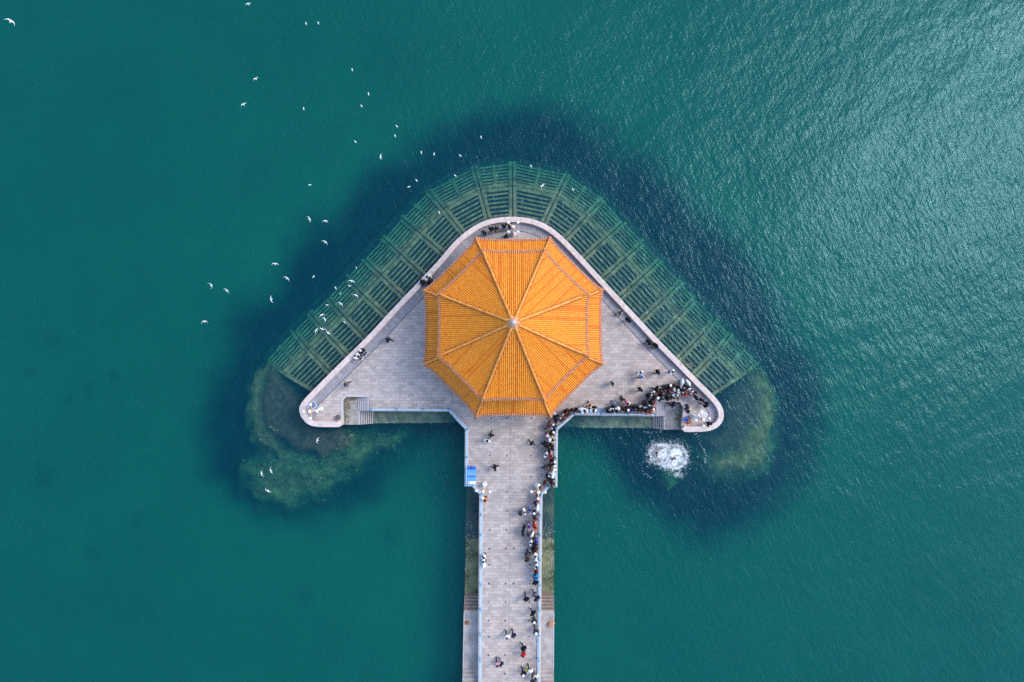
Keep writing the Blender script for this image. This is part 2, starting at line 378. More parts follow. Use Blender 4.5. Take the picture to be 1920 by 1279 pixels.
# ---- stair landings
def profile_prism(mb, prof, a, b, mi=0):
    """PROF: points (s, z) along a->b's perpendicular axis; the prism runs sideways. a: origin, b: (dir_s, dir_w, width)"""
    ds, dw, wd = b
    l = [(a.x + ds.x * s, a.y + ds.y * s, z) for s, z in prof]; r = [(p[0] + dw.x * wd, p[1] + dw.y * wd, p[2]) for p in l]
    n = len(prof); mb.add(l + r, [tuple(range(n)), tuple(reversed(range(n, 2 * n)))] + [(i, n + i, n + (i + 1) % n, (i + 1) % n) for i in range(n)], mi)
def stair_prof(z_hi, n, run, rise, base):
    pr = [(0, z_hi)]
    s, z = 0, z_hi
    for k in range(n):
        z -= rise; pr.append((s, z)); s += run; pr.append((s, z))
    pr.append((s, base)); pr.append((0, base)); return pr[1:] if False else pr
LZ = -0.85
for side, label in (('l', 'stone boat landing with steps, empty, beside the corner lamp'), ('r', 'stone boat landing with steps below the packed onlookers')):
    if side == 'l':
        x0, x1, xs0, xs1, yt, ym, yb, sx = 643.3, 672, 672, 692.8, 744, 771, 796.3, 1
    else:
        x0, x1, xs0, xs1, yt, ym, yb, sx = 1280.3, 1247, 1247, 1229.7, 753.5, 780.8, 805.5, -1
    A = P((x0 + x1) / 2, (yt + yb) / 2, LZ)
    root = empty('boat_landing', (A.x, A.y, LZ), label, 'landing')
    a = P(x0, yt, 0); xl = P(x0, yb, LZ).x
    xa = P(x0, yt, 0).x + 0.02 * sx; xb = P(x1, yt, LZ).x; ya = P(x0, yt, 0).y - 0.02; yb_w = P(x0, yb, LZ).y; ym_w = P(x0, ym, 0).y
    mb = MB(); mb.prism([(xa, ya), (xb, ya), (xb, yb_w), (xa, yb_w)], -7, LZ)
    part(mb, 'landing_floor', M_LAND, root)
    # upper flight: from the landing up to the deck
    xe = P(xs1, yt, 0).x - 0.01 * sx; n = 6; run = abs(xe - xb) / n
    mb = MB(); prof = [(0, -7), (0, 0)]
    prof = []; z = LZ; s = 0
    prof.append((0, -7))
    for k in range(n):
        z = LZ + (k + 1) * (-LZ - 0.03) / n * 1.0
        prof.append((k * run, z if k else z)); prof.append(((k + 1) * run - 0.02 * (k == n - 1), z))
    prof.append((n * run - 0.02, -7))
    profile_prism(mb, prof, Vector((xb + 0.004 * sx, ya, 0)), (Vector((sx, 0, 0)), Vector((0, -1, 0)), ya - ym_w - 0.004))
    up = part(mb, 'upper_steps', M_STEP, root)
    mb = MB()
    for k in range(n):
        zk = LZ + (k + 1) * (-LZ - 0.03) / n; xk = xb + sx * (k * run + 0.004)
        mb.box((xk + sx * 0.035, (ya + ym_w) / 2, zk + 0.004), (0.07, ya - ym_w - 0.05, 0.010))
    part(mb, 'nosing_highlight', MATS.get('nosing_highlight') or mat('nosing_highlight', (0.58, 0.55, 0.56), 0.8, 0.12, 3), up)  # lighter strips: a highlight painted along each step nosing
    mb = MB()
    for k in range(n):
        zk = LZ + k * (-LZ - 0.03) / n; xk = xb + sx * (k * run)
        mb.box((xk - sx * 0.035, (ya + ym_w) / 2, zk + 0.003), (0.06, ya - ym_w - 0.04, 0.006))
    part(mb, 'joint_or_shade_line', MATS['groove_dark'] if False else mat('riser_shade', (0.13, 0.125, 0.14), 0.9, 0.2, 3), up)  # dark strips: riser shade painted onto the tread below
    # lower flight: down from the landing along the quay into the water
    n = 7; run = abs(P(697 if side == 'l' else 1226.5, ym, -1.5).x - xb) / n * 1.02; rise = 0.22
    prof = [(0, -7), (0, LZ - 0.02)]; s, z = 0, LZ - 0.02
    for k in range(n):
        s += run; prof.append((s, z)); z -= rise; prof.append((s, z))
    prof.append((s, -7))
    mb = MB(); profile_prism(mb, prof, Vector((xb + 0.004 * sx, ym_w - 0.02, 0)), (Vector((sx, 0, 0)), Vector((0, -1, 0)), ym_w - yb_w - 0.02))
    lo = part(mb, 'lower_steps', M_STEP, root)
    mb = MB()
    for k in range(n):
        xk = xb + sx * (0.004 + k * run); zk = LZ - 0.02 - k * rise
        mb.box((xk + sx * (run - 0.04), (ym_w + yb_w) / 2 - 0.02, zk + 0.004), (0.07, ym_w - yb_w - 0.1, 0.010))
    part(mb, 'nosing_highlight', MATS['nosing_highlight'], lo)  # painted nosing highlights on the lower flight too
    mb = MB()
    for k in range(1, n):
        xk = xb + sx * (0.004 + k * run); zk = LZ - 0.02 - k * rise
        mb.box((xk + sx * 0.05, (ym_w + yb_w) / 2 - 0.02, zk + 0.003), (0.09, ym_w - yb_w - 0.1, 0.006))
    part(mb, 'joint_or_shade_line', mat('lower_riser_shade', (0.10, 0.09, 0.07), 0.8, 0.3, 3), lo)  # shade under each lower riser, laid on as dark strips
    # weedy ledge that sinks along the quay wall
    xq = xb + sx * (s + 0.004); L = 12.0; zz = z
    prof = [(0, -7), (0, zz), (1.2, zz - 0.05), (2.3, zz - 0.12), (3.2, zz - 0.2), (8.5, zz - 0.5), (L, zz - 2.8), (L, -7)] if side == 'l' else [(0, -7), (0, zz), (0.6, zz - 0.08), (2.0, zz - 0.12), (6.5, zz - 0.25), (9.0, zz - 0.5), (L, zz - 2.8), (L, -7)]
    mb = MB(); profile_prism(mb, prof, Vector((xq, ym_w - 0.02, 0)), (Vector((sx, 0, 0)), Vector((0, -1, 0)), ym_w - yb_w - 0.05))
    part(mb, 'sunken_ledge', M_SUNK, root)
    # weed and slime growing on the landing floor along the wall
    mb = MB()
    for k in range(34):
        u = random.random(); w = abs(random.gauss(0, 0.22))
        if random.random() < 0.6: px, py = xa + sx * (0.1 + w * 1.3), ya - 0.1 - u * (ya - yb_w - 0.3)
        else: px, py = xa + sx * (0.1 + u * abs(xb - xa) * 0.75), ya - 0.08 - w
        n = 7; r = random.uniform(0.06, 0.24)
        ring = [(px + r * random.uniform(0.6, 1.2) * math.cos(t * 2 * math.pi / n), py + r * random.uniform(0.6, 1.2) * math.sin(t * 2 * math.pi / n), LZ + 0.004 + 0.0004 * k) for t in range(n)]
        mb.add(ring, [tuple(range(n))])
    tag(part(mb, 'weed_patch', mat('slime_weed', (0.20, 0.17, 0.10), 0.8, 0.4, 4), root), kind='stuff')

# ---- low ledges on both sides of the walkway
for sd, label in ((-1, 'low concrete ledge by the walkway on the side of the blue-covered stalls'), (1, 'low concrete ledge by the walkway on the crowded side')):
    ipts = [(898.6, 915), (898.0, 1000), (896.2, 1279), (894, 1560)] if sd < 0 else [(1016.8, 915), (1016.2, 1000), (1013.3, 1279), (1010.5, 1560)]
    opts = [(874, 915), (872.6, 1000), (867.6, 1279), (863, 1560)] if sd < 0 else [(1040.4, 915), (1040.2, 1000), (1038, 1279), (1035, 1560)]
    def xat(pts, y):
        for (xa, ya), (xb, yb) in zip(pts, pts[1:]):
            if y <= yb: return xa + (xb - xa) * (y - ya) / (yb - ya)
        return pts[-1][0]
    prof = [(1560, -0.2), (1288, -0.2)]
    z = -0.2
    for k in range(5):
        y = 1288 - k * 6.2; prof += [(y, z), (y - 0.3, z - 0.22)]; z -= 0.22
    prof += [(1152.5, z)]
    y = 1152
    for k in range(5):
        prof += [(y, z), (y - 0.3, z - 0.13)]; z -= 0.13; y -= 6.0
    ystep = y
    root = empty('quay_ledge', P(xat(ipts, 1200) + sd * 12, 1200, -1.3), label, 'ledge')
    zz0 = z
    alg = [(ystep, z), (1105, z - 0.05), (1070, z - 0.15), (1030, z - 0.32), (985, z - 0.45), (940, z - 0.62), (915, z - 0.75)]
    for nm, pr, m in (('ledge_slab', prof, M_CONC), ('weedy_slope', alg, M_ALGA2)):
        b = MB(); rows = []
        for (yp, zv) in pr:
            a = P(xat(ipts, yp), yp, 0); c = P(xat(opts, yp), yp, -1.3)
            rows.append((Vector((a.x + 0.0, a.y, zv)), Vector((c.x, a.y, zv))))
        vs = []; 
        for a, c in rows: vs += [a, c, Vector((c.x, c.y, -8.2)), Vector((a.x, a.y, -8.2))]
        b.loft([[tuple(vs[4 * i + k]) for k in range(4)] for i in range(len(rows))])
        # steps are wet and brown
        part(b, nm, m, root)
    # pale edge line
    b = MB(); l1 = []
    for yp in (1279 + 260, 1279, 1250, 1200, 1156):
        c = P(xat(opts, yp), yp, -1.3); l1.append(Vector((c.x, P(0, yp, 0).y)))
    sweep(b, l1[1:], normals(l1[1:], 1 if sd > 0 else -1), [(-0.10, -1.30), (-0.10, -1.26), (0.02, -1.26), (0.02, -1.5), (0.01, -1.6)])
    part(b, 'ledge_edge', M_COPES, root)
    b = MB()
    for k in range(5):
        yp = 1152 - k * 6 - 3; a = P(xat(ipts, yp), yp, 0); c = P(xat(opts, yp), yp, -1.3); zk = -1.3 - 0.13 * (k + 1) + 0.004
        w0 = P(0, yp - 2.6, 0).y; w1 = P(0, yp + 2.2, 0).y
        b.add([(a.x + sd * 0.05, w0, zk), (c.x - sd * 0.03, w0, zk), (c.x - sd * 0.03, w1, zk), (a.x + sd * 0.05, w1, zk)], [(0, 1, 2, 3) if sd > 0 else (3, 2, 1, 0)])
    part(b, 'wet_tread', mat('wet_brown_stone', (0.20, 0.13, 0.095), 0.6, 0.35, 2.5), root)
    # foam and shell crust where the sea washes over the slope
    b = MB()
    for k in range(230):
        yp = random.gauss(1040, 45); 
        if not 985 < yp < 1118: continue
        u = random.random() ** (0.5 if random.random() < 0.75 else 1)
        a = P(xat(ipts, yp), yp, WATER_Z); c = P(xat(opts, yp), yp, -1.3)
        x = a.x + (c.x - a.x) * u; r = random.uniform(0.012, 0.045); y0 = P(0, yp, 0).y
        i = next((j for j in range(len(alg) - 1) if alg[j + 1][0] <= yp <= alg[j][0]), 2)
        zv = alg[i][1] + (alg[i + 1][1] - alg[i][1]) * (alg[i][0] - yp) / (alg[i][0] - alg[i + 1][0])
        b.ball((x, y0, max(zv, WATER_Z) + 0.004), r, 6, 0, (1, 1.6, 0.3))
    tag(part(b, 'shell_crust', mat('pale_crust', (0.50, 0.50, 0.44), 0.9, 0.2, 5), root), kind='stuff')

# ---- railings (with kerb coping) on both sides
def railing(name, line_px, side, label, skip_top=False):
    pts = [P(a, b).to_2d() for a, b in line_px]
    ms = mitre(pts, side)
    root = empty(name, (pts[3].x, pts[3].y, 0), label, 'railing')
    b = MB(); sweep(b, pts, ms, [(0.0, -0.02), (0.0, 0.13), (0.02, 0.15), (0.29, 0.15), (0.31, 0.13), (0.31, 0.0)])
    k0 = 2
    part(b, 'coping', M_COPE, root)
    b = MB(); sweep(b, pts[1:], ms[1:], [(0.315, 0.0), (0.315, 0.10), (0.44, 0.10), (0.44, 0.0)])
    part(b, 'painted_kerb', M_BLUEP, root)
    b = MB(); sweep(b, pts, ms, [(0.24, 1.0), (0.24, 1.05), (0.33, 1.05), (0.33, 1.0)])
    part(b, 'top_rail', M_BLUE, root)
    b = MB(); 
    for zr in (0.35, 0.68): sweep(b, pts, ms, [(0.26, zr), (0.26, zr + 0.05), (0.30, zr + 0.05), (0.30, zr)])
    part(b, 'lower_rail', M_BLUE, root)
    for i in range(len(pts) - 1):
        a, c = pts[i] + ms[i] * 0.28, pts[i + 1] + ms[i + 1] * 0.28; L = (c - a).length; n = max(1, round(L / 2.9))
        for k in range(n):
            q = a.lerp(c, k / n)
            if P(0, 1330).y > q.y: continue
            pb = MB(); pb.rbox((q.x, q.y, 0.58), (0.17, 0.17, 1.16), math.atan2((c - a).y, (c - a).x)); pb.ball((q.x, q.y, 1.2), 0.09, 8)
            part(pb, 'post', M_BLUED, root)
    return root
railing('railing', [(697.5, 770.8), (841, 771.6), (872, 805.5), (871, 911.7), (885, 911.7), (898.5, 926.5), (898.0, 1000), (896.2, 1279), (894, 1560)], -1,
        'light blue railing on the side with few people, passing the blue-covered stalls')
railing('railing', [(1226, 780.6), (1077, 778.7), (1046, 806), (1044.8, 913.6), (1029.8, 914), (1017.2, 928), (1016.2, 1000), (1013.3, 1279), (1010.5, 1560)], 1,
        'light blue railing lined by onlookers from the landing to the walkway')

# ------------------------------------------------------------------ pavilion
pc = P(962.4, 613.3, 4.5)
PX, PY = pc.x, pc.y
pav = empty('pavilion', (PX, PY, 0), 'octagonal pavilion with two tiers of orange glazed tile roof and grey finial', 'pavilion')
T8 = math.tan(math.pi / 8)
def roof(rootname, a0, r1, z0, h, lift, nt, curve=0.3):
    holder = MB()
    def prof(t): return a0 + (r1 - a0) * t, z0 + h * ((1 - curve) * t + curve * t * t)
    def pos(f, u, t, dz=0.0):
        r, z = prof(t); an = math.pi / 4 * f
        hw = max(T8 * r, 1e-4); e = min(1.0, abs(u) / hw)
        k = (1 - t) ** 2 * e ** 5
        z += lift * k + dz; r2 = r + 0.22 * k * (lift > 0)
        uu = u * (1 + 0.03 * k)
        return Vector((PX + r2 * math.cos(an) - uu * math.sin(an), PY + r2 * math.sin(an) + uu * math.cos(an), z))
    # pan surface: one sheet per side, inside one mesh with a soffit under it
    pan = MB()
    for f in range(8):
        NU, NT = 10, 10; vs = []; fs = []
        for i in range(NT + 1):
            t = i / NT; hw = T8 * prof(t)[0]
            for j in range(NU + 1): vs.append(pos(f, hw * (2 * j / NU - 1), t))
        for i in range(NT):
            for j in range(NU):
                q = i * (NU + 1) + j; fs.append((q, q + 1, q + NU + 2, q + NU + 1))
        pan.add(vs, fs)
        vs2 = [Vector((v.x, v.y, v.z - 0.22)) for v in vs[:NU + 1]] + [Vector((PX + (v.x - PX) * 0.72, PY + (v.y - PY) * 0.72, z0 + 0.35)) for v in vs[:NU + 1]] + vs[:NU + 1]
        m = NU + 1
        pan.add(vs2, [(j + 1, j, m + j, m + j + 1) for j in range(NU)] + [(j, j + 1, 2 * m + j + 1, 2 * m + j) for j in range(NU)], 1)
    r_ob = part(pan, rootname, [M_PAN, M_REDW], pav)
    for f in range(8):
        tb = MB(); ev = MB()
        hw0 = T8 * a0; n = 2 * int(hw0 / 0.213); s = 2 * hw0 / n; rad = 0.082
        for i in range(n):
            u = -hw0 + (i + 0.5) * s
            # the row ends where it meets the hip
            rr = abs(u) / T8 + 0.16
            tm = min(1.0, max(0.0, (a0 - rr) / (a0 - r1)))
            if tm < 0.02: continue
            m = max(2, int(math.ceil(nt * tm)))
            an = math.pi / 4 * f; tx, ty = -math.sin(an), math.cos(an)
            rings = []
            jit = random.uniform(-0.008, 0.008)
            for k in range(m + 1):
                c = pos(f, u + jit, tm * k / m)
                rings.append([(c.x + tx * rad * math.cos(q), c.y + ty * rad * math.cos(q), c.z + 0.01 + rad * 1.25 * math.sin(q)) for q in [0, math.pi * .25, math.pi * .5, math.pi * .75, math.pi]])
            tb.loft(rings, random.choice((0,) * 9 + (1, 2, 2)), False, False)
            c0 = pos(f, u, 0); c1 = pos(f, u, 0.24 / (a0 - r1)); d = (c0 - c1).normalized()
            e0 = c0 + d * 0.05 + Vector((0, 0, 0.05)); e1 = c1 + Vector((0, 0, 0.06))
            ev.tube([e1, e0], [0.08, 0.098], 8, 0)
            if i < n - 1:
                b0 = pos(f, u + s / 2, 0) + d * 0.03; ev.box((b0.x, b0.y, b0.z - 0.02), (0.10, 0.12, 0.16), an, 1)
        part(tb, 'tile_rows', [M_TILE, M_TILE2, M_TILE3], r_ob, True)
        part(ev, 'eave_tiles', [M_EAVE, M_DRIP, M_FINTOP], r_ob)
        rb = MB(); pts = []
        K = 16
        for k in range(K + 1):
            t = k / K; r, z = prof(t); p = pos(f, T8 * r, t)
            pts.append(p + Vector((0, 0, 0.10)))
        rb.tube(pts, [0.17 - 0.03 * (1 - k / K) for k in range(K + 1)], 8, 0)
        for k in (1, 2, 3, 4):      # small ornaments standing on the hip's lower end
            p = pts[0].lerp(pts[2], k / 5)
            rb.ball((p.x, p.y, p.z + 0.22), 0.10, 6, 1, (0.9, 0.9, 1.6))
        for sgn in (-1, 1):         # mortar flashing on both sides of the hip
            dv = Vector((-(pts[0] - pts[-1]).y, (pts[0] - pts[-1]).x, 0)).normalized() * 0.19 * sgn
            rb.tube([p + dv + Vector((0, 0, -0.07)) for p in pts[2:]], 0.035, 5, 2)
        part(rb, 'hip_ridge', [M_RIDGE, M_EAVE, M_DRIP], r_ob, True)
    return r_ob
roof('lower_roof', 10.40, 6.9, 4.5, 2.0, 0.30, 8, 0.2)
roof('upper_roof', 8.30, 0.40, 9.0, 4.95, 0.30, 18, 0.30)
mb = MB(); mb.lathe((PX, PY, 13.75), [(0.72, 0), (0.74, 0.16), (0.62, 0.3), (0.42, 0.36), (0.36, 0.5), (0.46, 0.62), (0.5, 0.75)], 20)
fin = part(mb, 'finial', M_FIN, pav, True)
mb = MB(); mb.ball((PX, PY, 14.72), 0.25, 16, 0, (1, 1, 1.3))
part(mb, 'finial_ball', M_FINTOP, fin, True)
def octo(r, z0, z1, rin=None):
    return [(PX + r / math.cos(math.pi / 8) * math.cos(math.pi / 8 + k * math.pi / 4), PY + r / math.cos(math.pi / 8) * math.sin(math.pi / 8 + k * math.pi / 4)) for k in range(8)]
mb = MB(); mb.prism(octo(6.6, 0, 0), 0.30, 8.9); body = part(mb, 'drum_wall', M_WALL, pav)
mb = MB(); mb.prism(octo(8.7, 0, 0), 0.0, 0.30); part(mb, 'plinth', M_COPES, pav)
for f in range(8):
    an = math.pi / 4 * f; ca, sa = math.cos(an), math.sin(an)
    def at(r, u, z): return (PX + r * ca - u * sa, PY + r * sa + u * ca, z)
    if f == 6:
        b = MB(); b.box(at(6.62, 0, 1.65), (0.10, 2.4, 2.7), an); d = part(b, 'door', M_REDW, pav)
        b = MB(); b.ball(at(6.72, 0.12, 1.5), 0.06, 8); part(b, 'handle', M_BRONZE, d)
    for u in (-1.8, 1.8) if f != 6 else (-2.1, 2.1):
        b = MB(); b.box(at(6.62, u, 2.0), (0.10, 1.1 if f == 6 else 1.7, 1.9), an); w = part(b, 'window', M_REDW, pav)
        b = MB(); b.box(at(6.66, u, 2.0), (0.06, 0.8 if f == 6 else 1.4, 1.6), an); part(b, 'pane', M_GLASS, w)
    for u in (-1.8, 0, 1.8):
        b = MB(); b.box(at(6.62, u, 7.5), (0.10, 1.4, 1.3), an); w = part(b, 'window', M_REDW, pav)
        b = MB(); b.box(at(6.66, u, 7.5), (0.06, 1.15, 1.05), an); part(b, 'pane', M_GLASS, w)
    b = MB(); b.box(at(8.2, 0, 4.05), (0.3, 2 * T8 * 8.2, 0.5), an); part(b, 'beam', M_GREEN, pav)
    for u in (-T8 * 8.2, -1.1) if True else ():
        b = MB(); b.lathe(at(8.2, u, 0.30), [(0.34, 0), (0.34, 0.18), (0.25, 0.24), (0.24, 3.5)], 14); part(b, 'column', M_REDW, pav, True)

# ------------------------------------------------------------------ street lamps
def lamp(base_px, head_px, label, spin, solar=None, slim=False):
    b0 = P(*base_px, 0); H = 4.3
    root = empty('street_lamp', (b0.x, b0.y, 0), label, 'street lamp', 'white five-globe street lamps on the pier')
    mb = MB(); mb.lathe((0, 0, 0), [(0.34, 0), (0.34, 0.25), (0.24, 0.32), (0.22, 0.9), (0.26, 0.95), (0.13, 1.1), (0.10, 2.0), (0.075, H)] if not slim else [(0.30, 0), (0.30, 0.2), (0.2, 0.3), (0.2, 0.8), (0.12, 1.0), (0.09, H)], 12)
    lpart(mb, 'pole', M_POLE, root, True)
    mb = MB(); mb.lathe((0, 0, H), [(0.13, -0.15), (0.22, -0.02), (0.24, 0.1), (0.12, 0.2), (0.08, 0.35)], 12)
    for k in range(4):
        a = spin + k * math.pi / 2
        c, s = math.cos(a), math.sin(a)
        mb.tube([(0.05 * c, 0.05 * s, H + 0.05), (0.35 * c, 0.35 * s, H - 0.04), (0.6 * c, 0.6 * s, H + 0.02), (0.78 * c, 0.78 * s, H + 0.16)], [0.07, 0.06, 0.05, 0.06], 8)
    lpart(mb, 'arm_cross', M_BRONZE, root, True)
    for k in range(5):
        a = spin + k * math.pi / 2; rr = 0.80 if k < 4 else 0
        mb = MB(); z = H + 0.32 if k < 4 else H + 0.62
        mb.ball((rr * math.cos(a), rr * math.sin(a), z), 0.185 if k < 4 else 0.205, 14)
        lpart(mb, 'globe', M_GLOBE, root, True)
    if solar:
        ang, z = solar
        mb = MB(); c, s = math.cos(ang), math.sin(ang)
        cx, cy = 0.62 * c, 0.62 * s
        e = lpart(mb, 'solar_panel', M_PANEL, root) if False else None
        R3 = Matrix.Translation((cx, cy, z)) @ Matrix.Rotation(ang + R(12), 4, 'Z') @ Matrix.Rotation(R(14), 4, 'Y')
        def tb(d, off, m, nm, par):
            q = MB(); q.box(off, d)
            q.v = [tuple(R3 @ Vector(v)) for v in q.v]; return lpart(q, nm, m, par)
        pn = tb((0.70, 0.86, 0.04), (0, 0, 0), M_PANEL, 'solar_panel', root)
        q = MB()
        for (d, o) in (((0.07, 0.98, 0.07), (0.385, 0, 0)), ((0.07, 0.98, 0.07), (-0.385, 0, 0)), ((0.70, 0.06, 0.07), (0, 0.46, 0)), ((0.70, 0.06, 0.07), (0, -0.46, 0))): q.box(o, d)
        for k in range(1, 5): q.box((0, -0.43 + 0.172 * k, 0.022), (0.70, 0.018, 0.006))
        q.v = [tuple(R3 @ Vector(v)) for v in q.v]; lpart(q, 'panel_frame', M_WHITE, pn)
        q = MB(); q.tube([(0.06 * c, 0.06 * s, z - 0.2), (cx, cy, z - 0.04)], 0.035, 6); lpart(q, 'bracket', M_POLE, pn)
    return root
lamp((962, 439.5), (961, 424), 'white five-globe street lamp on the curve behind the pavilion', R(45))
lamp((602.5, 766.5), (583, 773), 'white five-globe street lamp with solar panel near the empty landing', R(0), (R(112), 3.1))
lamp((1298, 780.5), (1314, 787), 'white five-globe street lamp with solar panel beside the packed corner', R(8), (R(42), 3.1))
lamp((908.7, 907.5), (905.5, 920), 'white five-globe street lamp by the blue-covered stalls and white box', R(-4))
lamp((1006.8, 909), (1009, 921.7), 'white five-globe street lamp where crowded neck meets the walkway', R(-2))

# ------------------------------------------------------------------ small objects on the deck
def at_px(px, py, z=0.0): return P(px, py, z)
# two tarpaulin covered stalls and a white box
for (x0, y0, x1, y1, h, mt, lab) in ((873.5, 880.5, 892, 893, 1.0, 'a', 'blue tarpaulin covered stall against the railing, with a deep blue bunched flap'),
                                     (872.5, 894, 893, 902, 0.95, 'b', 'blue tarpaulin covered stall between the other stall and the white box')):
    a = P(x0, y0, h); c = P(x1, y1, h); cx, cy = (a.x + c.x) / 2, (a.y + c.y) / 2; w, d = abs(c.x - a.x), abs(a.y - c.y)
    root = empty('covered_stall', (cx, cy, 0), lab, 'stall', 'blue covered stalls')
    q = MB(); q.rbox((0, 0, h / 2), (w, d, h), 0, 0, 0.05)
    for k in range(5): q.tube([(-w / 2 + 0.12, d / 2 - 0.1 - k * (d - 0.2) / 4, h + 0.002), (w / 2 - 0.12, d / 2 - 0.12 - k * (d - 0.25) / 4 + random.uniform(-.05, .05), h + 0.004)], 0.022, 5)
    lpart(q, 'tarpaulin', M_TARP, root)
    q = MB()
    for sx in (-1, 1): q.tube([(sx * w * 0.3, -d / 2 - 0.02, 0.1), (sx * w * 0.3, -d / 2 - 0.02, h), (sx * w * 0.3, d / 2 + 0.02, h + 0.012), (sx * w * 0.3, d / 2 + 0.02, 0.1)], 0.016, 5)
    lpart(q, 'strap', M_BLUED, root)
    if mt == 'a':
        q = MB()
        for k in range(7): q.ball((-w / 2 + 0.2 + k * (w - 0.35) / 6, d / 2 + 0.16 + random.uniform(-.03, .05), 0.62 + random.uniform(-.1, .15)), 0.19, 8, 0, (1.0, 1.1, 1.6))
        lpart(q, 'bunched_flap', M_TARPD, root, True)
a = P(876.5, 901.8, 0.9); c = P(891, 908.8, 0.9)
root = empty('insulated_box', ((a.x + c.x) / 2, (a.y + c.y) / 2, 0), 'white foam box beside the blue-covered stalls at the neck corner', 'box')
q = MB(); q.rbox((0, 0, 0.40), (abs(c.x - a.x), abs(a.y - c.y), 0.80), 0, 0, 0.03); lpart(q, 'box_body', M_FOAMB, root)
q = MB(); q.rbox((0.1, 0, 0.87), (abs(c.x - a.x) * 0.72, abs(a.y - c.y) * 0.9, 0.13), 0.02, 0, 0.03); lpart(q, 'lid', M_FOAMB, root)
# blue framed board by the plaza railing
a = P(1118, 774); c = P(1136, 761.5)
root = empty('display_board', ((a.x + c.x) / 2, (a.y + c.y) / 2, 0), 'slanting grey display board in a light blue frame behind the plaza railing', 'board')
w, d = abs(c.x - a.x), abs(c.y - a.y)
Rb = Matrix.Rotation(R(22), 4, 'X')
q = MB(); q.box((0, 0, 0), (w, d * 0.86, 0.05)); q.v = [tuple(Rb @ Vector(v) + Vector((0, 0, 0.66))) for v in q.v]; bd = lpart(q, 'panel', M_BOARD, root)
q = MB()
for o, s_ in (((0, d * 0.45, 0), (w + .1, 0.09, 0.1)), ((0, -d * 0.45, 0), (w + .1, 0.09, 0.1)), ((w / 2 + .02, 0, 0), (0.06, d * .82, 0.08)), ((-w / 2 - .02, 0, 0), (0.06, d * .82, 0.08))): q.box(o, s_)
q.v = [tuple(Rb @ Vector(v) + Vector((0, 0, 0.66))) for v in q.v]; lpart(q, 'board_frame', M_BLUEP, bd)
for sx in (-1, 1):
    for sy in (-1, 1):
        q = MB(); q.tube([(sx * w * .42, sy * d * .32, 0), (sx * w * .42, sy * d * .32, 0.62 + sy * 0.12)], 0.03, 6); lpart(q, 'leg', M_BLUED, root)
# round bollards on the plaza
def bollard(px, py, z, label, m, r, h, ring=True):
    a = P(px, py, z); root = empty('bollard', (a.x, a.y, z), label, 'bollard', 'round mooring bollards')
    q = MB(); q.lathe((0, 0, 0), [(r * 1.15, 0), (r * 1.15, 0.05), (r * .72, 0.1), (r * .66, h * .6), (r, h * .8), (r, h * .95), (r * .8, h)], 16); lpart(q, 'bollard_body', m, root, False)
    q = MB(); q.lathe((0, 0, 0), [(r * 1.22, 0.002), (r * 1.22, 0.03), (r * 1.1, 0.04)], 16); lpart(q, 'base_plate', M_RUST, root)
    return root
bollard(634, 782.3, 0, 'dark iron bollard with rust on the tip beside the empty landing', M_IRON, 0.26, 0.5)
bollard(1291.3, 791, 0, 'brown iron bollard next to the blue bucket', M_RUST, 0.25, 0.45)
bollard(875.3, 1167.5, -1.3, 'flat rusty bollard on the ledge below the emptier side of the walkway', M_RUST, 0.22, 0.18)
bollard(1032.5, 1169.5, -1.3, 'squat orange rusty bollard on the ledge below the crowded side', MATS['lamp_arm_bronze'] if False else mat('orange_rust', (0.46, 0.22, 0.12), 0.85, 0.3, 5), 0.30, 0.42)
def bucket(px, py, m, r, h, label):
    a = P(px, py, 0); root = empty('bucket', (a.x, a.y, 0), label, 'bucket')
    q = MB(); q.loft([[(rr * math.cos(2 * math.pi * k / 14), rr * math.sin(2 * math.pi * k / 14), z) for k in range(14)] for rr, z in ((r * .78, 0), (r, h), (r * 1.08, h), (r * .94, h), (r * .72, 0.12))])
    lpart(q, 'pail', m, root)
    q = MB(); q.tube([(r * math.cos(t), 0.05 + 0.25 * r * math.sin(t), h + 0.02 + r * 0.5 * math.sin(t)) for t in [math.pi * k / 8 for k in range(9)]], 0.012, 5); lpart(q, 'handle', M_WHITE, root)
bucket(1285, 785.2, M_BUCK, 0.24, 0.34, 'bright blue plastic bucket on the coping by the packed landing')
bucket(1285.5, 790.8, M_PINK, 0.16, 0.24, 'small pink plastic bucket between blue bucket and brown bollard')
# yellow cloth on the coping
a = P(1011.2, 1179.5, 0.18); root = empty('folded_cloth', (a.x, a.y, 0.15), 'yellow folded cloth hanging over the walkway railing coping', 'cloth')
q = MB(); NX, NY = 5, 10; vs = []
for i in range(NX + 1):
    for j in range(NY + 1): vs.append((-0.12 + 0.24 * i / NX, -0.36 + 0.72 * j / NY, 0.03 + 0.02 * math.sin(j * 1.7) + 0.012 * math.sin(i * 2.1)))
top = [(i * (NY + 1) + j, (i + 1) * (NY + 1) + j, (i + 1) * (NY + 1) + j + 1, i * (NY + 1) + j + 1) for i in range(NX) for j in range(NY)]
q.add(vs, top); q.add([(v[0], v[1], 0.004) for v in vs], [tuple(reversed(f)) for f in top]); lpart(q, 'cloth_fold', M_YEL, root)
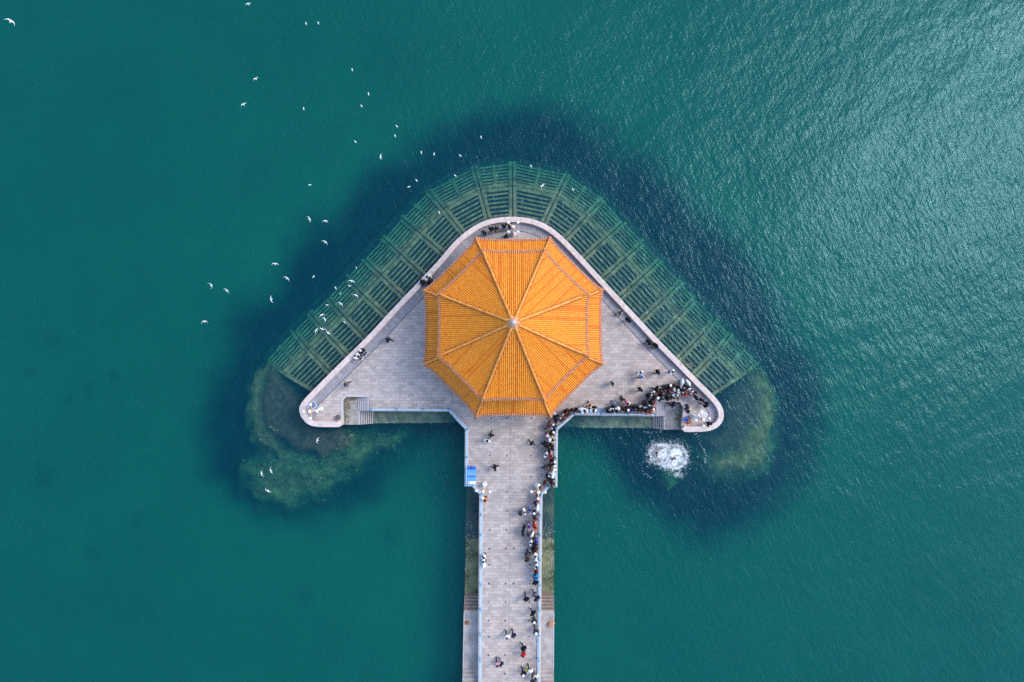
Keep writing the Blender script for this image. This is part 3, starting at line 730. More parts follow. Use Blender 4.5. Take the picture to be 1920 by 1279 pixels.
# rope hung over the sea wall
a = P(1287, 687.5, -1.2); root = empty('mooring_rope', (a.x, a.y, -1.2), 'tan coiled rope hanging over the sea wall above the sunken grid', 'rope')
q = MB(); k = 40
for c_ in range(2):
    q.tube([(0.35 + 0.28 * math.cos(2 * math.pi * i / k) + 0.04 * c_, 0.12 + 0.24 * math.sin(2 * math.pi * i / k), 0.04 * c_ + 0.05 * math.sin(6 * i / k)) for i in range(k + 1)], 0.035, 6)
lpart(q, 'coil', M_ROPE, root, True)
q = MB(); q.tube([(0.1, 0.15, 0), (-0.3, 0.25, 0.5), (-0.62, 0.42, 1.2), (-0.9, 0.55, 1.83), (-1.2, 0.32, 1.84)], 0.035, 6); lpart(q, 'hanging_line', M_ROPE, root, True)
# rubber fender hanging at the ledge edge
a = P(1041.3, 1167, -1.6); root = empty('rubber_fender', (a.x, a.y, -1.6), 'small black rubber fender hanging on the crowded side ledge edge by its bollard', 'fender')
q = MB(); k = 24
q.tube([(0.0, 0.24 * math.cos(2 * math.pi * i / k), 0.24 * math.sin(2 * math.pi * i / k)) for i in range(k + 1)], 0.10, 8); lpart(q, 'fender_tyre', M_TYRE, root, True)
q = MB(); q.tube([(0, 0.05, 0.22), (-0.12, 0.02, 0.36), (-0.5, -0.1, 0.40)], 0.025, 6); lpart(q, 'tether', M_WHITE, root)
# ------------------------------------------------------------------ people
def skin_mesh(name, verts, edges, radii, root=0, sub=1, smooth=True):
    me = bpy.data.meshes.new(name + '_cage'); me.from_pydata([tuple(v) for v in verts], edges, [])
    ob = bpy.data.objects.new(name + '_cage', me); COL.objects.link(ob)
    sk = ob.modifiers.new('skin', 'SKIN'); sk.use_smooth_shade = True; sk.branch_smoothing = 0.6
    if not me.skin_vertices: me.skin_vertices.new() if hasattr(me.skin_vertices, 'new') else None
    for i, r in enumerate(radii):
        sv = me.skin_vertices[0].data[i]; sv.radius = (r, r) if not isinstance(r, tuple) else r; sv.use_root = (i == root)
    if sub:
        sb = ob.modifiers.new('sub', 'SUBSURF'); sb.levels = sub; sb.render_levels = sub
    dg = bpy.context.evaluated_depsgraph_get(); dg.update()
    res = bpy.data.meshes.new_from_object(ob.evaluated_get(dg)); res.name = name
    bpy.data.objects.remove(ob); bpy.data.meshes.remove(me)
    res.materials.clear()
    return res
class Rig:
    def __init__(s): s.v = []; s.e = []; s.r = []
    def pt(s, p, r, par=None):
        s.v.append(Vector(p)); s.r.append(r); i = len(s.v) - 1
        if par is not None: s.e.append((par, i))
        return i
    def chain(s, par, pts):
        for p, r in pts: par = s.pt(p, r, par)
        return par
def make_pose(nm, lean=0.0, arms=None, legs=None, pelvis=0.93, headfwd=0.0, feet=None):
    """one pose facing +x: (body, jacket, trousers, hair, shoe A, shoe B) meshes"""
    def tor(z, y=0.0, x=0.0):      # lean the trunk forwards about the pelvis
        h = z - 0.93
        return Vector((x + h * math.sin(lean), y, pelvis + h * math.cos(lean)))
    sh = {1: tor(1.40, 0.19), -1: tor(1.40, -0.19)}
    b = Rig(); pel = b.pt(tor(0.93), 0.11); ch = b.chain(pel, [(tor(1.12), 0.10), (tor(1.32), 0.09)])
    nk = b.pt(tor(1.47), 0.050, ch)
    hc = tor(1.60, 0, headfwd); hd = b.chain(nk, [(tor(1.54, 0, headfwd * .7), 0.075), (hc, 0.088), (tor(1.68, 0, headfwd), 0.07)])
    b.pt(hc + Vector((0.115, 0, -0.01)), 0.014, nk + 2)                       # nose
    for s_ in (-1, 1): b.pt(hc + Vector((0.0, 0.10 * s_, 0.0)), 0.016, nk + 2)   # ears
    for s_, A in ((1, arms[0]), (-1, arms[1])):
        el, wr = Vector(A[0]), Vector(A[1])
        j = b.chain(ch, [(sh[s_] - Vector((0, 0, 0.03)), 0.04), (el, 0.04), (wr, 0.028)])
        d = (wr - el).normalized(); pm = wr + d * 0.06; j = b.pt(pm, 0.03, j)
        sd = Vector((0, 0, 1)).cross(d); sd = sd.normalized() if sd.length > .1 else Vector((0, 1, 0))
        dn = d.cross(sd)
        for q, ln in ((-1.5, .055), (-.5, .07), (.5, .075), (1.5, .065)):
            b.chain(j, [(pm + d * 0.045 + sd * 0.017 * q, 0.0095), (pm + d * (0.045 + ln * .6) + sd * 0.019 * q - dn * .01, 0.0085), (pm + d * (0.045 + ln) + sd * 0.02 * q - dn * .03, 0.0075)])
        b.chain(j, [(pm + sd * 0.04 * s_ + d * 0.0, 0.010), (pm + sd * 0.055 * s_ + d * 0.035 - dn * .01, 0.009)])
    hips = {1: tor(0.90, 0.09), -1: tor(0.90, -0.09)}
    for s_, A in ((1, legs[0]), (-1, legs[1])):
        kn, an = Vector(A[0]), Vector(A[1])
        b.chain(pel, [(hips[s_], 0.08), (kn, 0.052), (an, 0.036), (an + Vector((0.13, 0, -0.04)), 0.03)])
    body = skin_mesh('body_' + nm, b.v, b.e, b.r)
    g = Rig(); p0 = g.pt(tor(0.80 if pelvis > .8 else 0.9), 0.185); c1 = g.chain(p0, [(tor(1.08), 0.18), (tor(1.32), 0.185)])
    g.chain(c1, [(tor(1.42), 0.13), (tor(1.50), 0.088)])
    for s_, A in ((1, arms[0]), (-1, arms[1])):
        el, wr = Vector(A[0]), Vector(A[1])
        g.chain(c1, [(sh[s_] + Vector((0, 0.01 * s_, 0)), 0.12), (el + Vector((0, .0 * s_, 0)), 0.095), (el.lerp(wr, 0.93), 0.062)])
    jacket = skin_mesh('jacket_' + nm, g.v, g.e, g.r)
    t = Rig(); p0 = t.pt(tor(0.93), 0.135)
    for s_, A in ((1, legs[0]), (-1, legs[1])):
        kn, an = Vector(A[0]), Vector(A[1])
        t.chain(p0, [(hips[s_], 0.115), (kn, 0.082), (an + Vector((0, 0, 0.03)), 0.066)])
    trousers = skin_mesh('trousers_' + nm, t.v, t.e, t.r)
    def lump(name, rings):
        m = MB(); m.loft(rings); me = bpy.data.meshes.new(name); me.from_pydata([tuple(v) for v in m.v], [], m.f); me.update()
        me.polygons.foreach_set('use_smooth', [True] * len(me.polygons)); return me
    c = hc + Vector((-0.018, 0, 0.012))
    def hring(z, r, cut=0.0): return [(c.x + r * math.cos(k * math.pi / 7) * 1.12 - cut * (math.cos(k * math.pi / 7) > .2), c.y + r * math.sin(k * math.pi / 7) * .98, c.z + z) for k in range(14)]
    hair = lump('hair_' + nm, [hring(-0.10, 0.085, 0.07), hring(-0.03, 0.108, 0.06), hring(0.04, 0.122, 0.0), hring(0.09, 0.108), hring(0.125, 0.062), hring(0.138, 0.02)])
    hat = lump('hat_' + nm, [hring(0.0, 0.128), hring(0.05, 0.130), hring(0.10, 0.115), hring(0.145, 0.075), hring(0.16, 0.04)])
    hood = lump('hood_' + nm, [[(q[0] - 0.06, q[1], q[2]) for q in hring(-0.17, 0.15)], [(q[0] - 0.075, q[1], q[2]) for q in hring(-0.12, 0.155)], [(q[0] - 0.09, q[1], q[2]) for q in hring(-0.08, 0.10)]])
    shoes = []
    for A in legs:
        an = Vector(A[1])
        def ring(x, w, z0, z1): return [(an.x + x, an.y - w, an.z + z0), (an.x + x, an.y + w, an.z + z0), (an.x + x, an.y + w * .8, an.z + z1), (an.x + x, an.y - w * .8, an.z + z1)]
        shoes.append(lump('shoe_' + nm, [ring(-0.09, 0.04, -0.08, 0.03), ring(0.0, 0.05, -0.08, 0.045), ring(0.10, 0.055, -0.08, -0.01), ring(0.20, 0.04, -0.08, -0.035)]))
    return dict(body=body, jacket=jacket, trousers=trousers, hair=hair, hat=hat, hood=hood, shoes=shoes)
L_ST = [((0.02, 0.10, 0.49), (0.0, 0.105, 0.08)), ((0.02, -0.10, 0.49), (0.0, -0.105, 0.08))]
L_WK = [((0.20, 0.095, 0.50), (0.30, 0.10, 0.09)), ((-0.04, -0.095, 0.49), (-0.34, -0.10, 0.14))]
L_SIT = [((0.44, 0.13, 0.60), (0.50, 0.14, 0.10)), ((0.42, -0.13, 0.60), (0.58, -0.14, 0.10))]
A_DN = [((0.0, 0.235, 1.12), (0.06, 0.215, 0.86)), ((0.0, -0.235, 1.12), (0.06, -0.215, 0.86))]
A_SW = [((-0.10, 0.23, 1.13), (-0.06, 0.24, 0.88)), ((0.08, -0.23, 1.13), (0.24, -0.20, 0.93))]
A_PH = [((0.10, 0.22, 1.20), (0.25, 0.05, 1.40)), ((0.10, -0.22, 1.20), (0.25, -0.05, 1.40))]
A_RAIL = [((0.14, 0.24, 1.14), (0.34, 0.14, 1.10)), ((0.14, -0.24, 1.14), (0.34, -0.14, 1.10))]
A_FOLD = [((0.06, 0.24, 1.14), (0.26, 0.05, 1.12)), ((0.06, -0.24, 1.14), (0.26, -0.03, 1.16))]
A_LAP = [((0.12, 0.27, 0.92), (0.34, 0.14, 0.76)), ((0.12, -0.27, 0.92), (0.34, -0.14, 0.76))]
A_SWIM = [((0.25, 0.42, 1.40), (0.50, 0.52, 1.44)), ((0.10, -0.46, 1.38), (0.15, -0.78, 1.44))]
POSES = dict(s=make_pose('standing', 0.03, A_DN, L_ST), w=make_pose('walking', 0.06, A_SW, L_WK), p=make_pose('filming', 0.02, A_PH, L_ST),
             r=make_pose('leaning', 0.14, A_RAIL, L_ST), f=make_pose('folded', 0.02, A_FOLD, L_ST), t=make_pose('sitting', 0.12, A_LAP, L_SIT, 0.72),
             m=make_pose('bathing', 0.35, A_SWIM, L_ST))
def cloth(nm, rgb, sp=0.10): return mat('cloth_' + nm, rgb, 0.9, sp, 7, spec=0.12)
COLORS = dict(K=('black coat', (0.012, 0.012, 0.014)), k=('black padded jacket', (0.020, 0.021, 0.026)), D=('dark grey jacket', (0.055, 0.055, 0.065)), G=('grey jacket', (0.16, 0.15, 0.16)),
              N=('navy jacket', (0.018, 0.022, 0.075)), n=('dark navy coat', (0.010, 0.013, 0.036)), W=('white jacket', (0.86, 0.86, 0.87)), w=('white long coat', (0.84, 0.82, 0.83)), C=('cream jacket', (0.78, 0.66, 0.54)),
              B=('blue jacket', (0.03, 0.08, 0.42)), b=('bright blue jacket', (0.01, 0.36, 0.85)), l=('light blue jacket', (0.36, 0.46, 0.78)), V=('blue violet jacket', (0.16, 0.18, 0.45)), P=('purple jacket', (0.40, 0.18, 0.62)),
              R=('red jacket', (0.70, 0.03, 0.025)), r=('dark red jacket', (0.22, 0.014, 0.018)), O=('orange jacket', (0.72, 0.25, 0.07)), o=('rust orange jacket', (0.40, 0.11, 0.04)), S=('salmon orange jacket', (0.80, 0.38, 0.20)),
              I=('pink jacket', (0.82, 0.42, 0.45)), i=('red and pink jacket', (0.72, 0.14, 0.24)), T=('tan coat', (0.36, 0.22, 0.12)), t=('brown jacket', (0.10, 0.055, 0.035)), e=('beige jacket', (0.50, 0.40, 0.34)), v=('olive jacket', (0.07, 0.065, 0.035)),
              M=('mint and white jacket', (0.52, 0.80, 0.70)), u=('mauve grey jacket', (0.24, 0.18, 0.22)), Y=('yellow jacket', (0.80, 0.55, 0.14)), x=('blue patterned white jacket', (0.66, 0.76, 0.92)), c=('burgundy jacket', (0.30, 0.05, 0.08)))
M_SKIN = mat('skin', (0.50, 0.27, 0.19), 0.6, 0.06, 8)
M_HAIR = [mat('hair_black', (0.012, 0.010, 0.010), 0.6, 0.1, 20, spec=0.2), mat('hair_brown', (0.055, 0.025, 0.016), 0.5, 0.2, 20), mat('hair_grey', (0.35, 0.33, 0.32), 0.6, 0.1, 20), mat('hair_blond', (0.55, 0.36, 0.13), 0.5, 0.1, 20)]
M_LEG = [cloth('trousers_black', (0.014, 0.014, 0.016)), cloth('trousers_navy', (0.020, 0.026, 0.055)), cloth('trousers_grey', (0.06, 0.06, 0.068)), cloth('trousers_beige', (0.38, 0.30, 0.23)), cloth('jeans_blue', (0.04, 0.09, 0.24))]
M_SHOE = [cloth('shoe_white', (0.82, 0.82, 0.82)), cloth('shoe_black', (0.016, 0.016, 0.016)), cloth('shoe_pink', (0.70, 0.40, 0.42))]
for me in [x for p in POSES.values() for x in [p['body'], p['jacket'], p['trousers'], p['hair'], p['hat'], p['hood'], *p['shoes']]]: me.materials.append(M_SKIN)
def dress(ob, m):
    ob.material_slots[0].link = 'OBJECT'; ob.material_slots[0].material = m
def kid(name, me, m, root):
    o = bpy.data.objects.new(name, me); COL.objects.link(o); o.parent = root; dress(o, m); return o
ZONES = {'N': ('on the curve behind the pavilion', None), 'L': ('on the sea wall near the empty landing', None), 'Q': ('on the open plaza beside the pavilion', None), 'A': ('at the sea wall above the sunken grid', None),
         'T': ('in the packed crowd round the landing', 'x'), 'K': ('on the corner by the packed landing', 'x'), 'E': ('along the plaza railing', 'x'), 'F': ('at the bent railing by the pavilion eave', 'x'),
         'G': ('along the neck railing', 'y'), 'H': ('along the walkway railing', 'y'), 'Z': ('out on the walkway paving', 'y'), 'U': ('beside the blue-covered stall side railing', 'y'), 'X': ('on the neck paving', 'y')}
# zone, x, y (of head and shoulders in the photograph), facing in degrees, pose, coat, extras: h white hat, w white shoes, j white hood, g grey hair, n brown hair, y blond, c child, J jeans, B beige trousers, P pink shoes, o coloured hood
PEOPLE = """N 907.6 435 250 s D
N 920.3 426.4 100 r k
N 930 427.4 280 f v
N 944.6 420.5 90 r K
N 955.3 424.4 200 s n
N 948.5 441.4 320 w K
L 800.5 519 320 t W w
L 793.7 528 225 t K w
L 802.5 527.5 310 t k w
L 675.9 656.5 320 t k hw
L 666 666.5 320 t W
Q 726.6 636.5 330 w N
Q 648.4 720.7 210 w G
A 1164.2 583.5 225 t e w
A 1179 599 225 f K
A 1219 640.5 225 t k w
A 1231 646 225 t K w
Q 1200.3 698.5 300 s W
Q 1202.2 707 340 w l w
Q 1233.8 697.9 20 w K
A 1260 697.5 320 s W
T 1279.2 716.6 0 s x h
T 1290.7 718.2 40 s w h
Q 1201 730.7 30 w k w
Q 1148.8 719 200 s G
Q 1168 748.8 250 w K
E 1177 756.5 200 s i j
E 1150.6 756 270 w l c
E 1150.7 762.5 270 s K
E 1140.3 768.8 270 r v
E 1143.2 772 270 s k
E 1147.8 770.6 270 r W
E 1152.5 769.5 270 p K
E 1159.4 768.6 270 r w h
E 1165 767 280 p K
E 1169.4 768.8 260 r t
E 1174.4 765 270 s N
E 1177.6 771 270 r k h
E 1180 763.8 300 p K
E 1183.2 770.5 270 r B
E 1187.6 761.3 270 s v
E 1188.2 769.5 270 r K
E 1194.5 763 250 p k
E 1194.5 770 270 r D
E 1198.8 766.3 270 p K
E 1200.7 771 275 r t
E 1203.9 763.2 250 s C
E 1205.7 768.2 270 p k
E 1210 754.4 290 s v
E 1212 760 300 p B
E 1214.5 762 280 s M
E 1219.5 763.2 290 p K n
E 1224.5 757.6 300 s R
E 1225.8 768.8 300 r r h
E 1213.9 772 280 r n
E 1217.5 774.5 280 r o
E 1222.6 753.2 300 p K
T 1217 740.7 310 p K
T 1218.1 747 320 s u
T 1223.8 737.5 320 s W
T 1222.8 747 320 p k
T 1227.5 746.3 310 p K
T 1232.5 746.3 290 s C h
T 1231.3 729.4 310 w K
T 1237.5 729.4 300 s e o
T 1233.2 737.5 290 s O
T 1240 733.8 300 p K
T 1238.8 747.5 290 p k
T 1246.3 725 300 s D
T 1244.4 733 290 p G
T 1240.7 740 290 p K
T 1248.8 738.8 280 s B
T 1255 728.8 280 s r
T 1253.8 737 280 p t
T 1253.2 747 275 p K P
T 1256.3 745.2 270 r k
T 1259.5 731.3 270 p u
T 1256.3 722.5 270 s K h
T 1263.2 722.5 270 p t
T 1267.6 731.3 260 s w
T 1272.6 725 270 p K
T 1279.2 726.3 260 s W
T 1266.3 741.3 260 s W w
T 1276.4 737 260 s W
T 1283 739 250 s R
T 1282 731.3 260 s k P
T 1290.1 725.6 250 p D
T 1285.7 723.8 260 s K
T 1295.7 731.3 240 s W
T 1303.3 735 230 s t
T 1298.9 739.4 240 s I
K 1305.8 745 220 s n
T 1268.8 748.8 240 r T
K 1262.6 758.8 330 w N
K 1317 750.3 225 s K
K 1287 763.8 170 r D
K 1290.7 770.4 180 s k o
K 1326.6 760.5 150 t k Pw
K 1331.8 796.6 315 r K Jw
F 1037.5 773.5 230 s W
F 1042.9 781 300 s K
F 1045 790.5 310 r N
F 1053.8 781 310 s W
F 1056 788.3 315 r t
F 1060 778.2 310 s R
F 1066.6 778.3 310 r v
F 1062 770.2 310 f k
F 1065.7 767.6 300 s Y c
F 1073.8 771 290 r t
F 1082 770.5 280 r K
F 1089.8 767 270 s w h
F 1096.4 771.5 270 r w j
F 1105.4 759.4 230 w S
F 1104.8 767 270 r W
F 1112.6 770.5 270 r W
F 1114.5 764 270 s K
G 1030.1 793.8 330 s r
G 1036.1 799.5 340 s W
G 1041.3 802.5 330 r K
G 1025.2 802.9 200 w T c
G 1033.4 812.4 0 p K
G 1039 811.3 340 r k h
G 1026 816.3 350 s i h
G 1030.7 824 0 s w h
G 1035 819 10 p t y
G 1038.4 825.6 0 r e
G 1021.9 833.2 350 w K
G 1026.8 838.7 0 p D
G 1032.8 833.8 0 p K
G 1037.5 840.4 0 r k
G 1030 846.4 350 s K
G 1023.5 852.4 340 s W
G 1032.8 855 0 s R
G 1027.4 860 0 s I c
G 1038.8 862.7 0 r D
G 1032.8 867.5 0 p K
G 1032.3 874.5 0 p k
G 1040 870.5 0 r W
G 1024 877.4 200 w D
G 1036 881.3 350 r T n
G 1031.2 889 320 s W
G 1039 885.7 0 r w h
G 1036 894.4 0 s w h
G 1025.2 893.3 340 p K
G 1030.7 901.5 0 p k
G 1038 902.7 0 r K
G 1035.6 908.7 320 p t
G 1021.3 906 330 s r
H 1014 917.5 20 r K
H 1007.6 928.5 0 s c
H 1008.7 937.2 0 s R
H 1004 945 10 w n
H 1008.2 952.5 0 s w h
H 993.4 955.6 350 s V
H 1001 961.9 320 s k h
Z 974.5 963 20 f D w
Z 983.5 959.7 200 s w
H 1005.7 970.6 0 r D
H 1000.5 978.6 10 s o
H 991.7 986.7 0 s P
H 1005.4 988 0 r R
Z 982.2 991.7 350 s K
Z 980 1000.5 10 s k w
Z 990.3 1002.2 180 s D
H 997.6 1003 350 s w h
H 1003 1008.6 0 r t
H 1007 1015 0 r B
H 995.2 1017.7 0 s W
H 1001.5 1024 350 p K
H 1007.7 1025.4 0 r k
H 998.7 1032.5 10 s K
H 1006.5 1032.5 0 r o
Z 990 1038.8 270 w D
Z 988.5 1050 280 w t
H 1004.3 1042.5 0 s w
H 1005.6 1053.4 0 s W
H 1005.7 1061.8 350 s W
H 1005.7 1068.5 0 s r
H 1004.3 1075 0 p K
H 1007.4 1083 0 r b
H 1003.8 1093.5 270 w K
H 1002.6 1115.3 280 w G n
H 1007 1123.7 300 s N
Z 986.7 1124.4 270 w K
H 999.4 1151 300 w K
H 1001.5 1165.6 280 s k h
H 1004.9 1186 280 w D h
Z 950.6 1194.7 260 w W nw
Z 963 1193 275 w N
Z 982.4 1217.5 280 w n w
Z 980.8 1228.8 270 w R
Z 932.4 1246.8 275 w I
Z 939 1246 270 w N wJ
Z 981.2 1264.4 270 w K hw
Z 993.6 1260 275 w W g
Z 1003.8 1269.8 280 w C
Z 1000.2 1277 270 w D
X 920.4 816.3 60 w K
X 913.8 826.4 240 s W
X 997 831 300 w v
X 928.2 877.6 170 w K
U 908 938 180 r O
U 905.4 1044.6 180 r W
U 906.3 1052.4 185 s W
U 905.6 1060 180 r w h"""
class Person: pass
ppl = []
for ln in PEOPLE.splitlines():
    f = ln.split(); p = Person(); p.zone, p.px, p.py, p.face, p.pose, p.col = f[0], float(f[1]), float(f[2]), float(f[3]), f[4], f[5]; p.ex = f[6] if len(f) > 6 else ''
    p.c = COLORS[p.col][0]; ppl.append(p)
# labels: colour and place, then the neighbour, then a count along the rail or through the crowd
from collections import defaultdict
ORD = 'first second third fourth fifth sixth seventh eighth ninth tenth eleventh twelfth thirteenth fourteenth fifteenth sixteenth'.split()
def pose_word(p):
    s = {'w': 'walking', 't': 'sitting', 'r': 'leaning'}.get(p.pose, 'standing')
    return s
for p in ppl: p.kid = 'child' if 'c' in p.ex else 'person'; p.hatw = ' and white cap' if 'h' in p.ex else ''
def uniq(key):
    d = defaultdict(list)
    for p in ppl:
        if not hasattr(p, 'label'): d[key(p)].append(p)
    return d
allc = defaultdict(int)
for p in ppl: allc[(p.c, p.zone)] += 1
base = lambda p: 'person in %s%s' % (p.c, p.hatw)
cnt2 = defaultdict(int)
for p in ppl: cnt2[(p.c, p.hatw, p.zone)] += 1
cnt3 = defaultdict(int)
for p in ppl: cnt3[(p.c, p.hatw, p.zone, pose_word(p))] += 1
def near(p, k=1): return sorted((q for q in ppl if q is not p), key=lambda q: math.hypot(q.px - p.px, q.py - p.py))[:k]
for p in ppl:
    p.nn = near(p, 4)
    for q in p.nn: q.d_ = 0
def neigh(p):
    for q in p.nn[:2]:
        if q.c == p.c: continue
        rivals = [s for s in ppl if s is not p and s.zone == p.zone and (s.c, s.hatw) == (p.c, p.hatw)]
        if all(q not in s.nn and q.c not in [z.c for z in s.nn[:3]] for s in rivals): return q
    return None
ENDS = {'T': 'counting away from the pavilion', 'K': 'counting away from the pavilion', 'E': 'counting away from the pavilion', 'F': 'counting away from the pavilion', 'G': 'counting away from the pavilion',
        'H': 'counting away from the pavilion', 'Z': 'counting away from the pavilion', 'X': 'counting away from the pavilion', 'U': 'counting away from the pavilion', 'Q': 'counting away from the curve', 'A': 'counting away from the curve', 'L': 'counting away from the curve', 'N': 'counting towards the lamp'}
for p in ppl:
    z = ZONES[p.zone][0]
    if cnt2[(p.c, p.hatw, p.zone)] == 1: p.label = '%s %s %s' % (base(p), pose_word(p), z) if p.pose in 'wt' else '%s %s' % (base(p), z)
    elif p.pose in 'wt' and cnt3[(p.c, p.hatw, p.zone, pose_word(p))] == 1: p.label = '%s %s %s' % (base(p), pose_word(p), z)
    else:
        q = neigh(p)
        if q is not None: p.label = '%s beside the %s%s %s' % (base(p), q.c, ' and cap' if False else '', z)
        else:
            same = [s for s in ppl if (s.c, s.hatw, s.zone) == (p.c, p.hatw, p.zone)]
            key = (lambda s: s.px) if p.zone in 'TKEFAN' else (lambda s: s.py)
            same.sort(key=key); p.label = '%s person in %s%s %s, %s' % (ORD[same.index(p)], p.c, p.hatw.replace(' and', ' with'), z, ENDS[p.zone])
seen = {}
for p in ppl:
    w = p.label.split()
    if len(w) > 16: p.label = p.label.replace(' and white cap', ' and cap').replace('packed crowd round', 'crowd round').replace('padded ', '')
    w = p.label.split()
    if len(w) > 16: p.label = p.label.replace('counting away from the pavilion', 'from the pavilion').replace('counting away from the curve', 'from the curve')
    if p.label in seen: print('DUP', p.label)
    seen[p.label] = p
    if len(p.label.split()) > 16: p.label = p.label.replace('on the sea wall near', 'near').replace('the ', '')
GROUPS = {'T': 'onlookers packed round the landing', 'E': 'onlookers along the plaza railing', 'F': 'onlookers at the bent railing', 'G': 'onlookers along the neck railing', 'H': 'people along the walkway railing'}
HEADZ = 1.40
for p in ppl:
    P_ = POSES[p.pose]; z0 = 0.0
    if (p.px, p.py) == (1262.6, 758.8): z0 = LZ
    sc = random.uniform(0.97, 1.08); 
    if p.kid == 'child' and p.pose != 't': sc = 0.72
    hz = (1.2 if p.pose == 't' else HEADZ) * sc + z0
    q = P(p.px, p.py, hz)
    f = R(p.face + random.uniform(-14, 14))
    off = 0.22 if p.pose == 'r' else 0.0
    o = bpy.data.objects.new('person', P_['body']); COL.objects.link(o); dress(o, M_SKIN)
    o.location = (q.x - off * math.cos(f), q.y - off * math.sin(f), z0); o.rotation_euler = (0, 0, f); o.scale = (sc * 1.16, sc * 1.18, sc * 1.04)
    if p.kid == 'child': p.label = p.label.replace('person', 'small child')
    tag(o, p.label, 'person', GROUPS.get(p.zone, 'people out on the pier'))
    light = p.col in 'WwCxMeI'
    j = kid('jacket', P_['jacket'], cloth(p.col, COLORS[p.col][1]), o)
    if p.col in 'wW' or random.random() < 0.35:
        kf = random.uniform(1.06, 1.16); j.scale = (kf, kf, 1.0)
    if p.col == 'w': j.scale = (1.2, 1.16, 1.0)
    lm = M_LEG[4] if 'J' in p.ex else random.choice(M_LEG[:3] + M_LEG[:2])
    kid('trousers', P_['trousers'], lm, o)
    sm_ = M_SHOE[2] if 'P' in p.ex else (M_SHOE[0] if 'w' in p.ex or random.random() < 0.30 else M_SHOE[1])
    for sme in P_['shoes']: kid('shoe', sme, sm_, o)
    hm = M_HAIR[2] if 'g' in p.ex else M_HAIR[1] if 'n' in p.ex else M_HAIR[3] if 'y' in p.ex else (M_HAIR[0] if random.random() < 0.88 else M_HAIR[1])
    kid('hair', P_['hair'], hm, o)
    if 'h' in p.ex: kid('hat', P_['hat'], cloth('cap_white', (0.84, 0.83, 0.80)), o)
    if 'j' in p.ex or 'o' in p.ex: kid('hood', P_['hood'], cloth('hood_white', (0.82, 0.80, 0.80)) if 'j' in p.ex else cloth('teal', (0.55, 0.40, 0.34)), o)
# two bathers in the water
for px, py, f, lab in ((1230.7, 848.8, 200, 'bare-shouldered bather at the edge of the splash foam, farther from the wall tip'), (1264.5, 859.5, 335, 'bare-shouldered bather in the middle of the white splash foam')):
    q = P(px, py, WATER_Z + 0.1); P_ = POSES['m']
    o = bpy.data.objects.new('person', P_['body']); COL.objects.link(o); dress(o, M_SKIN); o.location = (q.x - 0.25 * math.cos(R(f)), q.y - 0.25 * math.sin(R(f)), WATER_Z - 1.28); o.rotation_euler = (0, 0, R(f)); o.scale = (1.05, 1.05, 1.05)
    tag(o, lab, 'person', 'two bathers in the sea'); kid('hair', P_['hair'], M_HAIR[0] if px < 1240 else M_HAIR[1], o)
    kid('trunks', P_['trousers'], M_LEG[1], o)
# a lime bag beside a walker, a blue bag on the kerb
a = P(988.3, 1256.4, 0.55); root = empty('shoulder_bag', (a.x, a.y, 0.3), 'lime yellow bag held by the grey-haired walker in white', 'bag')
q = MB(); q.rbox((0, 0, 0.22), (0.34, 0.22, 0.40), 0.4, 0, 0.05); lpart(q, 'pouch', M_LIME, root)
q = MB(); q.tube([(-0.1, -0.03, 0.40), (-0.08, -0.03, 0.56), (0.06, 0.03, 0.58), (0.10, 0.04, 0.40)], 0.018, 5); lpart(q, 'strap', M_IRON, root)
# ------------------------------------------------------------------ gulls
def bridge_body(mb, L=0.40, mi=0):
    pr = [(-0.5, 0.01, 0.012), (-0.44, 0.045, 0.016), (-0.30, 0.042, 0.035), (-0.12, 0.062, 0.058), (0.08, 0.066, 0.062), (0.24, 0.045, 0.05), (0.32, 0.038, 0.042), (0.40, 0.036, 0.04), (0.45, 0.018, 0.02), (0.51, 0.005, 0.006)]
    mb.loft([[(x * L, wy * math.cos(2 * math.pi * k / 8) * L / 0.40, hz * math.sin(2 * math.pi * k / 8) * L / 0.40 + (0.02 if 0.26 < x < 0.46 else 0)) for k in range(8)] for x, wy, hz in pr], mi)
def flying(nm, up, sweepb, asym=0.0):
    """a gull on the wing, beak towards +x: body and two bent wings as one surface set"""
    b = MB(); bridge_body(b, 0.44)
    for s in (-1, 1):
        u = up + asym * s
        st = [(0.04, 0.02, 0.15), (0.20, 0.09, 0.155), (0.34, 0.10, 0.13), (0.50, 0.02, 0.09), (0.64, -0.10, 0.04), (0.70, -0.16, 0.008)]
        rings = []
        for y, x, ch in st:
            z = 0.02 + math.sin(u) * y * (1.0 if y < .3 else 0.8) + (0.0 if y < .3 else -0.05 * (y - .3))
            yy = y * math.cos(u) * (1 - 0.1 * sweepb); xx = x - sweepb * y * y * 0.55
            rings.append([(xx + ch * .5, s * yy, z), (xx + ch * .1, s * yy, z + 0.016), (xx - ch * .5, s * yy, z - 0.004), (xx + ch * .1, s * yy, z - 0.010)])
        b.loft(rings if s > 0 else [list(reversed(r)) for r in rings])
        b.add([(0.0, 0, 0)], [])
    me = bpy.data.meshes.new(nm); me.from_pydata([tuple(v) for v in b.v], [], b.f); me.materials.append(M_GULL); me.materials.append(M_GULLG); me.update(); return me
